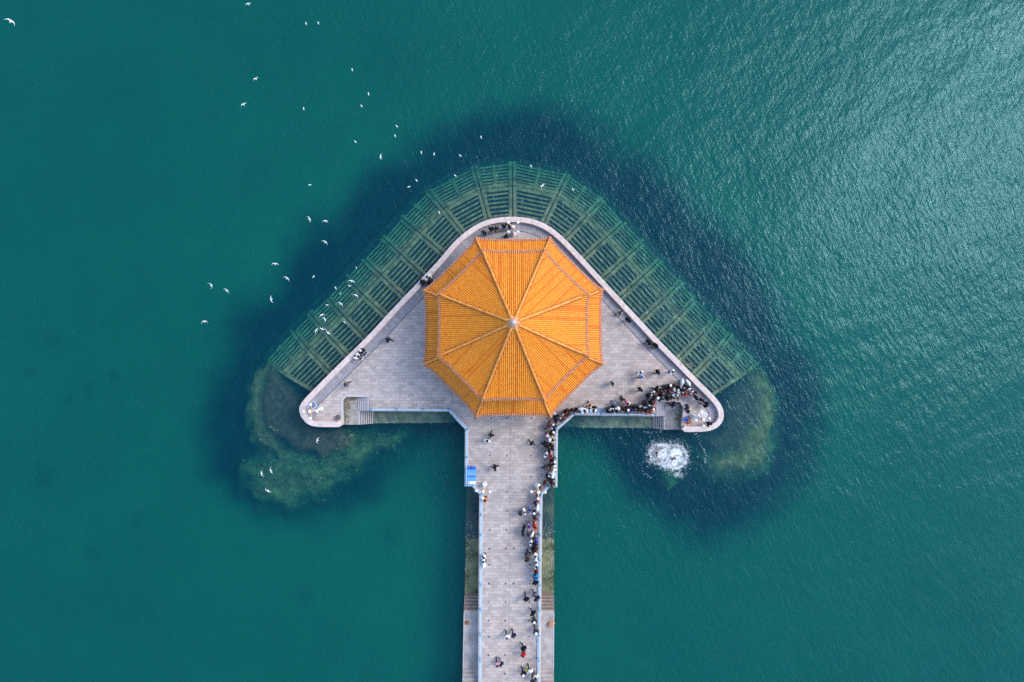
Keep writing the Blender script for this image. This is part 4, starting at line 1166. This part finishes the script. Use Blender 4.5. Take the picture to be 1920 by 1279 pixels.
def floating():
    b = MB(); bridge_body(b, 0.46)
    b.v = [(x, y * 1.25, z * 1.2 + 0.035) for x, y, z in b.v]
    for s in (-1, 1): b.loft([[(0.08, s * 0.07, 0.075), (0.0, s * 0.095, 0.05), (0.0, s * 0.07, 0.10)], [(-0.10, s * 0.075, 0.075), (-0.10, s * 0.095, 0.05), (-0.10, s * 0.055, 0.105)], [(-0.24, s * 0.02, 0.07), (-0.24, s * 0.03, 0.06), (-0.24, s * 0.01, 0.08)]])
    me = bpy.data.meshes.new('floating_gull'); me.from_pydata([tuple(v) for v in b.v], [], b.f); me.materials.append(M_GULL); me.update(); me.polygons.foreach_set('use_smooth', [True] * len(me.polygons)); return me
FL = [flying('gull_glide', 0.12, 0.35), flying('gull_swept', 0.30, 0.9), flying('gull_upbeat', 0.62, 0.55, 0.1), flying('gull_bank', 0.2, 0.6, 0.35)]
FO = floating()
beak = MB(); beak.loft([[(0.0, 0.010, 0), (0.0, 0, 0.010), (0.0, -0.010, 0), (0.0, 0, -0.010)], [(0.04, 0.002, -0.004), (0.04, 0, -0.002), (0.04, -0.002, -0.004), (0.04, 0, -0.006)]])
bk = bpy.data.meshes.new('beak'); bk.from_pydata([tuple(v) for v in beak.v], [], beak.f); bk.materials.append(mat('beak_red', (0.35, 0.08, 0.04), 0.5, 0.1)); bk.update()
tipm = MB()
# x, y in the photograph, heading in degrees, wing shape, height above the water, label
GF = [(20, 40, 60, 0, 14.0, 'big white gull flying highest, alone at the sea\'s far corner'),
      (480, 148, 120, 2, 2.6, 'white flying gull, upper of a pair heading the same way over open water'),
      (457, 196, 120, 2, 2.6, 'white flying gull, lower of a pair heading the same way over open water'),
      (714, 294, 180, 1, 0.8, 'white gull flying where the dark water begins above the sunken grid'),
      (580, 411, 25, 0, 1.5, 'white flying gull with long narrow wings, beside a smaller one over dark water'),
      (611, 415, 80, 2, 1.5, 'small white flying gull next to the narrow-winged one over dark water'),
      (609.5, 454, 55, 3, 1.0, 'white gull flying low over dark water, alone between two pairs'),
      (516, 495, 85, 0, 2.6, 'white gull flying with level wings just above the gull with broad wings'),
      (538, 522, 55, 0, 1.2, 'broad winged white gull close to its own dark reflection'),
      (396, 535, 30, 1, 1.8, 'white gull flying, first of a pair over pale green water'),
      (425, 545, 50, 0, 1.5, 'white gull flying, second of a pair over pale green water'),
      (509, 561, 190, 0, 2.4, 'white gull flying upright over dark water with a dark reflection apart'),
      (384, 603, 95, 1, 2.0, 'white gull flying lowest and farthest out over the pale green water'),
      (659.5, 527.5, 75, 0, 0.9, 'white flying gull above the outer end of a sunken rib'),
      (667.5, 554, 60, 1, 0.9, 'white gull flying low over the middle of the sunken grid'),
      (638.5, 569.5, 50, 3, 0.9, 'white gull flying low over the sunken grid\'s outer row of slats'),
      (604, 591, 110, 2, 1.0, 'white gull with raised wings, upper of two nearly touching'),
      (609, 599, 35, 1, 1.0, 'white gull with raised wings, lower of two nearly touching'),
      (593.5, 619.5, 150, 1, 1.0, 'white gull flying in a loose trio, farthest from the sea wall'),
      (604.5, 616.5, 250, 1, 1.0, 'white gull flying in a loose trio, the middle one'),
      (615.5, 624, 230, 1, 1.4, 'white gull flying in a loose trio, closest to the sea wall'),
      (595.5, 825.5, 165, 3, 0.9, 'white gull flying over the dark rubble below the quiet wall tip'),
      (491, 887.5, 185, 1, 1.0, 'white gull flying over the boulder heap, first of two side by side'),
      (508.5, 883, 205, 3, 1.0, 'white gull flying over the boulder heap, second of two side by side'),
      (502.5, 920, 240, 0, 1.0, 'white gull flying over the lower edge of the boulder heap'),
      (1017, 348.5, 140, 3, 0.9, 'white gull flying over the sunken grid behind the pavilion'),
      (466.5, 8, 100, 2, 2.0, 'white gull at the top edge of the view with folded wings')]
GS = [(574, 44.5, 100, 'floating white gull, first of a pair far out in open water'), (597, 43.5, 110, 'floating white gull, second of a pair far out in open water'),
      (660.5, 131, 100, 'white gull floating alone on open green water'), (691, 176.5, 100, 'white gull floating just above another on green water'), (678, 199, 130, 'white gull floating just below another on green water'),
      (569.5, 204, 95, 'plump white gull floating between the flying pair and open water'), (666.5, 266, 135, 'white gull floating on green water short of the dark ring'),
      (744, 237, 130, 'white gull floating on the dark ring\'s outer fringe, upper of two'), (741, 255, 115, 'white gull floating on the dark ring\'s outer fringe, lower of two'),
      (790, 286, 100, 'white gull floating on dark water, first of a pair heading apart'), (814, 289, 75, 'white gull floating on dark water, second of a pair heading apart'),
      (863, 292, 140, 'white gull floating alone on the dark water beyond the curved grid'), (902, 257.5, 105, 'white gull floating outermost beyond the curved grid'),
      (853.5, 329.5, 140, 'white gull floating at the very edge of the curved grid'), (781, 338.5, 125, 'white gull floating, one of two close on dark water, pointing up'), (767, 350.5, 20, 'white gull floating crosswise, one of two close on dark water'),
      (581, 347, 15, 'white gull floating alone on green water beside the dark ring'), (588, 519, 40, 'white gull floating alone in the middle of the dark water'),
      (668, 502, 90, 'tiny white gull floating off the slats, nearly round'), (655.5, 536, 170, 'white gull floating just under the gull at the rib end'), (629.5, 540, 110, 'white gull floating on dark water just off the sunken grid'),
      (638.5, 550.5, 60, 'tiny white gull floating off the grid, the smallest speck'), (613.5, 572, 165, 'white gull floating at the outer corner of a sunken rib'), (646, 604, 140, 'white gull floating over the inner slats near the sea wall'),
      (995.5, 311.5, 130, 'white gull floating at the outer edge of the grid behind the pavilion'), (1074.5, 355.5, 130, 'white gull floating over fanned slats on the far side of the curve'), (824, 399, 100, 'white gull floating where a rib crosses the middle beam')]
def gull(me, px, py, z, head, label, grp, sc):
    q = P(px, py, z); o = bpy.data.objects.new('gull', me); COL.objects.link(o); o.location = q; o.rotation_euler = (random.uniform(-.15, .15) if grp == 'f' else 0, 0, R(head)); o.scale = (sc, sc, sc)
    tag(o, label, 'gull', 'gulls on the wing' if grp == 'f' else 'gulls floating on the sea')
    b = bpy.data.objects.new('beak', bk); COL.objects.link(b); b.parent = o; b.location = (0.215, 0, 0.01) if grp == 'f' else (0.225, 0, 0.05)
    return o
for i, (px, py, hd, k, h, lab) in enumerate(GF): gull(FL[k], px, py, WATER_Z + h, hd, lab, 'f', 0.72 if i else 0.95)
for px, py, hd, lab in GS: gull(FO, px, py, WATER_Z + 0.02, hd, lab, 's', 0.9 if 'tiny' not in lab else 0.6)
# ------------------------------------------------------------------ sea: sunken apron, bed, rubble, foam, water
def nearest(px, py):
    q = P(px, py, PAR_H).to_2d()
    return min(range(len(W)), key=lambda i: (W[i] - q).length)
RIB_PX = [(577, 741), (609, 706.5), (643, 673), (681, 637), (720, 596), (758, 556), (795, 517), (832, 478), (871, 437), (914, 413), (964, 406.5), (1016, 417), (1060, 447), (1093, 483), (1130, 523), (1166, 562), (1203, 602), (1239, 640), (1276, 678), (1311, 714), (1345, 750)]
RI = [nearest(*q) for q in RIB_PX]
def wide_n(i):
    d = (W[min(i + 5, len(W) - 1)] - W[max(i - 5, 0)]).normalized(); return Vector((-d.y, d.x))
RB = [(W[i], wide_n(i)) for i in RI]
AZ = lambda o: -2.62 - 0.12 * min(o, 4.75) - (1.75 * (o - 4.75) / 3.3 if o > 4.75 else 0)
O_MID, O_END = 4.75, 8.45
apron = empty('breakwater_apron', (W[len(W) // 2].x, W[len(W) // 2].y, -3), 'sunken concrete grid of ribs and slats sloping into the sea round the wall', 'breakwater')
b = MB(); rows = []
for p, n in RB: rows.append([(p.x + n.x * o, p.y + n.y * o, z) for o, z in ((-0.3, -3.6), (O_MID, -4.1), (O_END + 1.2, -6.6), (O_END + 1.2, -8.4), (-0.3, -8.4))])
b.loft(rows); part(b, 'rubble_bed', M_APDARK, apron)
b = MB(); rows = []
for p, n in RB: rows.append([(p.x + n.x * o, p.y + n.y * o, z) for o, z in ((5.0, -3.75), (6.2, -4.4), (7.4, -5.1), (O_END + 0.5, -6.9), (O_END + 0.5, -8.3), (5.0, -8.3))])
b.loft(rows); part(b, 'silt_slope', mat('silt', (0.05, 0.07, 0.035), 0.95, 0.5, 1.2, rgb2=(0.13, 0.14, 0.06)), apron)
def beam(b, a, c, wd, th, za, zc):
    a = Vector(a); c = Vector(c); d = (c - a); n = Vector((-d.y, d.x)).normalized() * (wd / 2)
    vs = [(a.x - n.x, a.y - n.y, za), (a.x + n.x, a.y + n.y, za), (a.x + n.x, a.y + n.y, za - th), (a.x - n.x, a.y - n.y, za - th),
          (c.x - n.x, c.y - n.y, zc), (c.x + n.x, c.y + n.y, zc), (c.x + n.x, c.y + n.y, zc - th), (c.x - n.x, c.y - n.y, zc - th)]
    b.add(vs, [(0, 1, 2, 3), (7, 6, 5, 4), (0, 4, 5, 1), (1, 5, 6, 2), (2, 6, 7, 3), (3, 7, 4, 0)])
for k, (p, n) in enumerate(RB):
    b = MB(); tn = Vector((-n.y, n.x))
    for sg in (-1, 1):
        if k == 0 and sg > 0: continue
        if k == len(RB) - 1 and sg < 0: continue
        q = p + tn * 0.29 * sg
        end = O_END + random.uniform(-0.35, 0.3)
        beam(b, q + n * 0.0, q + n * O_MID, 0.43, 0.5, AZ(0) + 0.13, AZ(O_MID) + 0.13)
        beam(b, q + n * (O_MID + 0.10), q + n * end, 0.43, 0.5, AZ(O_MID) + 0.13, AZ(end) + 0.13)
    part(b, 'rib', M_APRON, apron)
for k in range(len(RB) - 1):
    (p0, n0), (p1, n1) = RB[k], RB[k + 1]
    t0 = Vector((-n0.y, n0.x)); t1 = Vector((-n1.y, n1.x))
    a0 = p0 - t0 * 0.52; a1 = p1 + t1 * 0.52      # tn points back along the wall
    b = MB()
    def line(o, wd, dz=0.0):
        beam(b, a0 + n0 * o, a1 + n1 * o, wd, 0.30, AZ(o) + dz, AZ(o) + dz)
    o = 0.42
    while o < O_MID - 0.75: line(o, 0.23 + random.uniform(-.03, .03), random.uniform(-.05, .03)); o += 0.575
    line(O_MID - 0.27, 0.46, 0.09)
    line(O_MID + 0.32, 0.44, 0.09)
    o = O_MID + 0.88
    while o < O_END - 0.1: line(o, 0.23 + random.uniform(-.03, .03), random.uniform(-.05, .03)); o += 0.50
    fan = n0.dot(n1) < 0.985
    if fan:
        pm = (p0 + p1) / 2; nm = (n0 + n1).normalized(); dd = ((a0 + n0 * O_MID) + (a1 + n1 * O_MID)) / 2; ee = ((a0 + n0 * O_END) + (a1 + n1 * O_END)) / 2
        beam(b, dd, ee, 0.42, 0.4, AZ(O_MID) + 0.1, AZ(O_END) + 0.1)
    part(b, 'slat_grid', M_APRON, apron)

# ---- sea bed
def sdf(poly, X, Y):
    """signed distance in picture pixels of the photograph, negative inside; X, Y arrays"""
    d = np.full(X.shape, 1e9); ins = np.zeros(X.shape, bool); n = len(poly)
    for i in range(n):
        x0, y0 = poly[i]; x1, y1 = poly[(i + 1) % n]
        ex, ey = x1 - x0, y1 - y0; t = np.clip(((X - x0) * ex + (Y - y0) * ey) / (ex * ex + ey * ey), 0, 1)
        d = np.minimum(d, np.hypot(X - x0 - t * ex, Y - y0 - t * ey))
        c = ((y0 > Y) != (y1 > Y)) & (X < (x1 - x0) * (Y - y0) / (y1 - y0 + 1e-9) + x0); ins ^= c
    return np.where(ins, -d, d)
DARK = [(392, 880), (388, 800), (404, 710), (440, 620), (500, 525), (570, 450), (640, 380), (715, 312), (790, 262), (870, 228), (960, 215), (1060, 226), (1150, 258), (1230, 312), (1310, 392), (1400, 495), (1470, 600), (1516, 700), (1530, 800),
        (1508, 900), (1446, 975), (1355, 1012), (1262, 1000), (1200, 935), (1175, 870), (1110, 820), (900, 790), (800, 820), (740, 870), (700, 910), (640, 945), (560, 965), (480, 955), (425, 925)]
MUD = [(518, 690), (575, 742), (600, 800), (646, 800), (655, 822), (610, 848), (545, 836), (505, 800), (494, 745)]
RIM = [(510, 672), (482, 696), (467, 735), (466, 782), (478, 820), (508, 846), (524, 836), (512, 800), (512, 745), (528, 694)]
HEAP = [(440, 872), (450, 905), (480, 935), (535, 955), (590, 938), (640, 905), (690, 872), (735, 842), (750, 815), (700, 808), (640, 818), (600, 850), (540, 840), (490, 846)]
RMUD = [(1345, 752), (1394, 708), (1412, 740), (1410, 790), (1380, 840), (1330, 850), (1290, 815), (1350, 800)]
RRIM = [(1392, 684), (1432, 700), (1454, 755), (1454, 830), (1436, 876), (1385, 898), (1322, 886), (1300, 850), (1355, 832), (1380, 790), (1388, 735)]
SPOT = [(1238, 882), (1262, 880), (1270, 905), (1258, 922), (1246, 908)]
ED = lambda: None
cx_ = np.concatenate([[-900, -400, -200, -120], np.arange(-86, 86.1, 0.55), [120, 200, 400, 900]])
cy_ = np.concatenate([[-900, -400, -200, -100], np.arange(-56, 56.1, 0.55), [100, 200, 400, 900]])
GX, GY = np.meshgrid(cx_, cy_)
ct, st = math.cos(TILT), math.sin(TILT)
dz = -5.0 - CAM_H; ww = -(-GY * st + dz * ct); UX = 960 + 1280 * GX / ww; UY = 639.5 - 1280 * (GY * ct + dz * st) / ww
nz = np.array([[mnoise.noise((x * 0.11, y * 0.11, 3.1)) for x in cx_] for y in cy_])
nz2 = np.array([[mnoise.noise((x * 0.35, y * 0.35, 7.7)) for x in cx_] for y in cy_])
nz3 = np.array([[mnoise.noise((x * 0.9, y * 0.9, 1.7)) for x in cx_] for y in cy_])
def sm(d, w0, w1): 
    t = np.clip((d - w0) / (w1 - w0), 0, 1); return 1 - t * t * (3 - 2 * t)
dark = sm(sdf(DARK, UX, UY) + 34 * nz + 16 * nz2 + 6 * nz3, -34, 66)
mud = sm(sdf(MUD, UX, UY) + 8 * nz2 + 4 * nz3, -8, 12)
rmud = sm(sdf(RMUD, UX, UY) + 8 * nz2, -14, 20)
rim = sm(sdf(RIM, UX, UY) + 10 * nz2 + 9 * nz3, -16, 28)
heap = sm(sdf(HEAP, UX, UY) + 20 * nz2 + 11 * nz3, -28, 32)
rrim = sm(sdf(RRIM, UX, UY) + 14 * nz2 + 9 * nz3, -28, 34)
spot = sm(sdf(SPOT, UX, UY) + 5 * nz2, -3, 10)
green = np.clip(np.maximum.reduce([rim * 0.85, heap * 0.85, rrim * 1.0, spot * 0.9]), 0, 1)
brown = np.clip(np.maximum(mud, rmud * 0.9), 0, 1)
Z = -7.6 + 0.25 * nz + 4.6 * np.maximum(mud, rim * 0.86) + 3.3 * heap + 4.3 * np.maximum(rmud, rrim) + 2.2 * spot
Z = np.where(np.abs(GX) > 100, -7.6, Z)
Z = np.minimum(Z + (0.18 * nz3 + 0.1 * nz2) * np.clip(green + brown, 0, 1), -2.75)
# sparse dark weed clumps on the sand
for (wx, wy, wr) in ((75, 640, 11), (190, 706, 12), (145, 730, 12), (107, 752, 10), (58, 905, 22), (725, 1015, 20), (30, 700, 10), (240, 980, 13), (560, 1130, 16), (150, 1050, 14)):
    dark = np.maximum(dark, 0.28 * np.exp(-(((UX - wx) / wr) ** 2 + ((UY - wy) / (wr * 1.2)) ** 2)))
nyc, nxc = GX.shape
vs = np.stack([GX, GY, Z], -1).reshape(-1, 3)
idx = np.arange(nxc * nyc).reshape(nyc, nxc)
fs = np.stack([idx[:-1, :-1], idx[:-1, 1:], idx[1:, 1:], idx[1:, :-1]], -1).reshape(-1, 4)
me = bpy.data.meshes.new('seabed'); me.from_pydata(vs.tolist(), [], fs.tolist()); me.update()
ca = me.color_attributes.new('ground_kind', 'FLOAT_COLOR', 'POINT')
ca.data.foreach_set('color', np.stack([dark, green, brown, np.ones_like(dark)], -1).reshape(-1).astype(np.float32))
me.polygons.foreach_set('use_smooth', [True] * len(me.polygons))
bed = bpy.data.objects.new('seabed', me); COL.objects.link(bed); tag(bed, kind='structure')
m = bpy.data.materials.new('sea_floor'); m.use_nodes = True; me.materials.append(m)
n = m.node_tree.nodes; l = m.node_tree.links; bs = n['Principled BSDF']; bs.inputs['Roughness'].default_value = 0.95; bs.inputs['Specular IOR Level'].default_value = 0.0
at_ = n.new('ShaderNodeVertexColor'); at_.layer_name = 'ground_kind'; sp = n.new('ShaderNodeSeparateColor'); l.new(at_.outputs[0], sp.inputs[0])
tc = n.new('ShaderNodeTexCoord')
def nnode(scale, det=8, rough=0.65):
    z = n.new('ShaderNodeTexNoise'); z.inputs['Scale'].default_value = scale; z.inputs['Detail'].default_value = det; z.inputs['Roughness'].default_value = rough
    l.new(tc.outputs['Object'], z.inputs['Vector']); return z.outputs[0]
def ramp(src, c0, c1, p0=0.3, p1=0.7):
    r = n.new('ShaderNodeValToRGB'); r.color_ramp.elements[0].color = (*c0, 1); r.color_ramp.elements[1].color = (*c1, 1)
    r.color_ramp.elements[0].position = p0; r.color_ramp.elements[1].position = p1; l.new(src, r.inputs[0]); return r.outputs[0]
def mixc(f, a, c):
    x = n.new('ShaderNodeMix'); x.data_type = 'RGBA'; l.new(f, x.inputs['Factor']); l.new(a, x.inputs['A']); l.new(c, x.inputs['B']); return x.outputs['Result']
SAND = ramp(nnode(0.035, 6), (0.18, 0.325, 0.18), (0.24, 0.41, 0.23))
WEED = ramp(nnode(0.35), (0.006, 0.028, 0.046), (0.03, 0.075, 0.075), 0.35, 0.75)
vo = n.new('ShaderNodeTexVoronoi'); vo.inputs['Scale'].default_value = 1.15; l.new(tc.outputs['Object'], vo.inputs['Vector'])
ALG = ramp(vo.outputs['Distance'], (0.50, 0.46, 0.17), (0.24, 0.235, 0.09), 0.12, 0.85)
ALG2 = ramp(nnode(0.8), (0.6, 0.6, 0.6), (1.2, 1.2, 1.2)); mm = n.new('ShaderNodeMix'); mm.data_type = 'RGBA'; mm.blend_type = 'MULTIPLY'; mm.inputs['Factor'].default_value = 1
l.new(ALG, mm.inputs['A']); l.new(ALG2, mm.inputs['B'])
MUDC = ramp(nnode(1.6), (0.05, 0.056, 0.036), (0.19, 0.165, 0.105))
c = mixc(sp.outputs[0], SAND, WEED); c = mixc(sp.outputs[1], c, mm.outputs['Result']); c = mixc(sp.outputs[2], c, MUDC)
l.new(c, bs.inputs['Base Color'])

# ---- weedy boulders of the sunken heaps: nobody could count them
b = MB(); dg = bmesh.new(); bmesh.ops.create_icosphere(dg, subdivisions=1, radius=1.0); ico_v = [v.co.copy() for v in dg.verts]; ico_f = [[v.index for v in f.verts] for f in dg.faces]; dg.free()
def zbed_at(x, y):
    i = int(np.clip(np.searchsorted(cx_, x) - 1, 0, nxc - 2)); j = int(np.clip(np.searchsorted(cy_, y) - 1, 0, nyc - 2)); return Z[j, i], green[j, i]
cnt = 0
def scatter(poly, num, rmin, rmax):
    xs = [p[0] for p in poly]; ys = [p[1] for p in poly]
    for _ in range(num):
        px, py = random.uniform(min(xs) - 10, max(xs) + 10), random.uniform(min(ys) - 10, max(ys) + 10)
        q = P(px, py, -5.0); z, g = zbed_at(q.x, q.y)
        if g < random.uniform(0.3, 1.0): continue
        r = rmin + (rmax - rmin) * random.random() ** 2; mtx = Matrix.Rotation(random.uniform(0, 6.3), 3, Vector((random.random(), random.random(), random.random() + .1)).normalized())
        sc = (random.uniform(.7, 1.3), random.uniform(.7, 1.2), random.uniform(.45, .8))
        vs = []
        for v in ico_v:
            k = 1 + 0.35 * mnoise.noise(v * 1.3 + Vector((px, py, 0)))
            w = mtx @ (v * k * r); vs.append((q.x + w.x * sc[0], q.y + w.y * sc[1], min(z + w.z * sc[2] + r * 0.1, -2.5)))
        b.add(vs, ico_f)
scatter(HEAP, 2600, 0.06, 0.30); scatter(RIM, 900, 0.04, 0.12); scatter(RRIM, 1000, 0.04, 0.13)
rk = b.build('submerged_rubble', M_ROCK, None, True); tag(rk, 'heaps of weedy greenish boulders under water at the pier tips', 'rubble', kind='stuff')

# ---- foam where the two bathers splash
def foam_material():
    m = bpy.data.materials.new('sea_foam'); m.use_nodes = True; n = m.node_tree.nodes; l = m.node_tree.links
    bs = n['Principled BSDF']; bs.inputs['Base Color'].default_value = (0.88, 0.90, 0.91, 1); bs.inputs['Roughness'].default_value = 0.9
    return m
M_FOAM = foam_material()
def aerated():
    m = bpy.data.materials.new('aerated_water'); m.use_nodes = True; n = m.node_tree.nodes; l = m.node_tree.links
    bs = n['Principled BSDF']; bs.inputs['Base Color'].default_value = (0.80, 0.87, 0.88, 1); bs.inputs['Specular IOR Level'].default_value = 0.1; bs.inputs['Roughness'].default_value = 0.8
    tc = n.new('ShaderNodeTexCoord'); z = n.new('ShaderNodeTexNoise'); z.inputs['Scale'].default_value = 2.4; z.inputs['Detail'].default_value = 10; z.inputs['Roughness'].default_value = 0.75
    l.new(tc.outputs['Object'], z.inputs['Vector'])
    at = n.new('ShaderNodeVertexColor'); at.layer_name = 'thick'; sp = n.new('ShaderNodeSeparateColor'); l.new(at.outputs[0], sp.inputs[0])
    a = n.new('ShaderNodeMath'); a.operation = 'ADD'; l.new(z.outputs[0], a.inputs[0]); l.new(sp.outputs[0], a.inputs[1])
    r = n.new('ShaderNodeMapRange'); r.inputs['From Min'].default_value = 0.62; r.inputs['From Max'].default_value = 0.98; r.inputs['To Max'].default_value = 0.97; l.new(a.outputs[0], r.inputs[0])
    l.new(r.outputs[0], bs.inputs['Alpha']); return m
rings = [((1238, 851), 19.5), ((1264, 857), 23.0)]
gx = np.arange(1205, 1312, 1.1); gy = np.arange(815, 902, 1.1); AX, AY = np.meshgrid(gx, gy)
th = np.zeros(AX.shape)
for (c0, c1), rr in rings:
    d = np.hypot(AX - c0, AY - c1); wob = np.array([[5.0 * mnoise.noise((x * .07, y * .07, rr)) + 3.0 * mnoise.noise((x * .2, y * .2, rr)) for x in gx] for y in gy])
    th = np.maximum(th, (0.36 + 0.05 * wob) * np.exp(-(((d + wob - rr) / 3.4) ** 2))); th = np.maximum(th, 0.22 * sm(d, rr - 3, rr + 8)); th = np.maximum(th, 0.16 * sm(d, rr, rr + 22))
for (c0, c1), sx_, sy_, am in (((1242, 852), 9, 9, .72), ((1250, 838), 9, 6, .46), ((1267, 850), 12, 9, .74), ((1275, 862), 12, 8, .36), ((1262, 868), 12, 8, .42), ((1253, 872), 14, 6, .40), ((1272, 890), 12, 8, .2), ((1218, 811), 8, 3, .22)):
    th = np.maximum(th, 1.4 * am * np.exp(-(((AX - c0) / sx_) ** 2 + ((AY - c1) / sy_) ** 2)))
b = MB(); ny_, nx_ = AX.shape; vv = []; tt = []
for j in range(ny_):
    for i in range(nx_):
        q = P(AX[j, i], AY[j, i], WATER_Z); vv.append((q.x, q.y, WATER_Z + 0.03 + 0.10 * th[j, i])); tt.append(th[j, i])
ix = np.arange(nx_ * ny_).reshape(ny_, nx_)
b.add(vv, [tuple(f) for f in np.stack([ix[1:, :-1], ix[1:, 1:], ix[:-1, 1:], ix[:-1, :-1]], -1).reshape(-1, 4).tolist()])
drops = 0
while drops < 850:
    (c0, c1), rr = random.choice(rings); k = random.random()
    a = random.uniform(0, 2 * math.pi)
    if k < 0.22: d = random.gauss(rr, 4.0)
    elif k < 0.52: d = rr + abs(random.gauss(0, 9))
    else: d = rr * math.sqrt(random.random())
    px, py = c0 + d * math.cos(a), c1 + d * math.sin(a) * 0.97
    nzv = mnoise.noise((px * .22, py * .22, 5)); 
    if nzv < random.uniform(-0.45, 0.25): continue
    drops += 1
    q = P(px, py, WATER_Z); r = random.uniform(0.02, 0.06) * (1.2 if abs(d - rr) < 3 else 0.8)
    o = len(b.v); b.add([(q.x + v.x * r * 1.3, q.y + v.y * r, WATER_Z + 0.06 + v.z * r * 0.8 + (random.random() ** 3) * 0.25) for v in ico_v[:]], ico_f, 1); tt += [1.0] * len(ico_v)
# thin lines of foam drifting off the tip and along the landing
for ln, num in ((((1303, 814), (1312, 828), (1320, 845), (1322, 860), (1323, 868)), 46), (((1208, 809), (1225, 811), (1240, 808)), 34), (((1206, 884), (1212, 890), (1224, 897)), 16)):
    pl = resample(ln, 1.0)
    for _ in range(num):
        k = random.randrange(len(pl)); t = 1 - k / len(pl)
        q = P(pl[k].x + random.gauss(0, 1.4), pl[k].y + random.gauss(0, 1.4), WATER_Z); r = random.uniform(0.012, 0.034)
        b.add([(q.x + v.x * r, q.y + v.y * r * 1.6, WATER_Z + 0.03 + v.z * r * .5) for v in ico_v], ico_f, 1); tt += [1.0] * len(ico_v)
fo = b.build('foam', [aerated(), M_FOAM], None, True); tag(fo, 'white splash foam churned round the two bathers by the landing', 'foam', kind='stuff')
ca = fo.data.color_attributes.new('thick', 'FLOAT_COLOR', 'POINT'); ca.data.foreach_set('color', np.repeat(np.array(tt, np.float32)[:, None], 4, 1).reshape(-1))

# ---- water: one closed body; its top is the sea surface, its inside swallows red light with depth
b = MB(); S_ = 880
b.add([(-S_, -S_, -8.9), (S_, -S_, -8.9), (S_, S_, -8.9), (-S_, S_, -8.9), (-S_, -S_, WATER_Z), (S_, -S_, WATER_Z), (S_, S_, WATER_Z), (-S_, S_, WATER_Z)],
      [(0, 3, 2, 1), (4, 5, 6, 7), (0, 1, 5, 4), (1, 2, 6, 5), (2, 3, 7, 6), (3, 0, 4, 7)])
m = bpy.data.materials.new('sea_water'); m.use_nodes = True; n = m.node_tree.nodes; l = m.node_tree.links; n.remove(n['Principled BSDF'])
out = n['Material Output']; tc = n.new('ShaderNodeTexCoord')
def wave(scale, rot, sx, sy, det, rough=0.55, dist=0.0):
    mp = n.new('ShaderNodeMapping'); mp.vector_type = 'TEXTURE'; mp.inputs['Rotation'].default_value = (0, 0, R(rot)); mp.inputs['Scale'].default_value = (sx, sy, 1); l.new(tc.outputs['Object'], mp.inputs['Vector'])
    z = n.new('ShaderNodeTexNoise'); z.inputs['Scale'].default_value = scale; z.inputs['Detail'].default_value = det; z.inputs['Roughness'].default_value = rough; z.inputs['Distortion'].default_value = dist
    l.new(mp.outputs[0], z.inputs['Vector']); return z.outputs[0]
def math_(op, a, c):
    x = n.new('ShaderNodeMath'); x.operation = op
    for i, v in enumerate((a, c)):
        if isinstance(v, (int, float)): x.inputs[i].default_value = v
        else: l.new(v, x.inputs[i])
    return x.outputs[0]
w1 = wave(2.4, 112, 3.4, 1.0, 3, 0.55, 0.3)     # short ripples with two crossing crest directions
w2 = wave(2.4, 62, 3.2, 1.0, 3, 0.55, 0.3)
w3 = wave(0.065, 35, 2.0, 1.0, 4, 0.6)
w4 = wave(0.85, 128, 1.8, 1.0, 3, 0.6)
gust = n.new('ShaderNodeMapRange'); l.new(wave(0.035, 20, 1.8, 1.0, 4, 0.6), gust.inputs[0]); gust.inputs['From Min'].default_value = 0.3; gust.inputs['From Max'].default_value = 0.7; gust.inputs['To Min'].default_value = 0.55; gust.inputs['To Max'].default_value = 1.25
hgt = math_('ADD', math_('MULTIPLY', gust.outputs[0], math_('ADD', math_('MULTIPLY', w1, 0.095), math_('MULTIPLY', w2, 0.075))), math_('ADD', math_('MULTIPLY', w3, 0.9), math_('MULTIPLY', w4, 0.09)))
bp = n.new('ShaderNodeBump'); bp.inputs['Strength'].default_value = 1.0; bp.inputs['Distance'].default_value = 1.0; l.new(hgt, bp.inputs['Height'])
gl = n.new('ShaderNodeBsdfGlossy'); gl.inputs['Roughness'].default_value = 0.16; gl.inputs['Color'].default_value = (0.46, 0.82, 1, 1); l.new(bp.outputs[0], gl.inputs['Normal'])
fr = n.new('ShaderNodeFresnel'); fr.inputs['IOR'].default_value = 1.34; l.new(bp.outputs[0], fr.inputs['Normal'])
tr = n.new('ShaderNodeBsdfTransparent')
df = n.new('ShaderNodeBsdfDiffuse'); df.inputs['Color'].default_value = (0.0, 0.112, 0.175, 1); l.new(bp.outputs[0], df.inputs['Normal'])
mx1 = n.new('ShaderNodeMixShader'); mx1.inputs[0].default_value = 0.22; l.new(tr.outputs[0], mx1.inputs[1]); l.new(df.outputs[0], mx1.inputs[2])
mx2 = n.new('ShaderNodeMixShader'); l.new(fr.outputs[0], mx2.inputs[0]); l.new(mx1.outputs[0], mx2.inputs[1]); l.new(gl.outputs[0], mx2.inputs[2])
l.new(mx2.outputs[0], out.inputs['Surface'])
va = n.new('ShaderNodeVolumeAbsorption'); va.inputs['Color'].default_value = (0.02, 0.84, 0.80, 1); va.inputs['Density'].default_value = 0.33
l.new(va.outputs[0], out.inputs['Volume'])
wt = b.build('water', m); tag(wt, kind='structure')
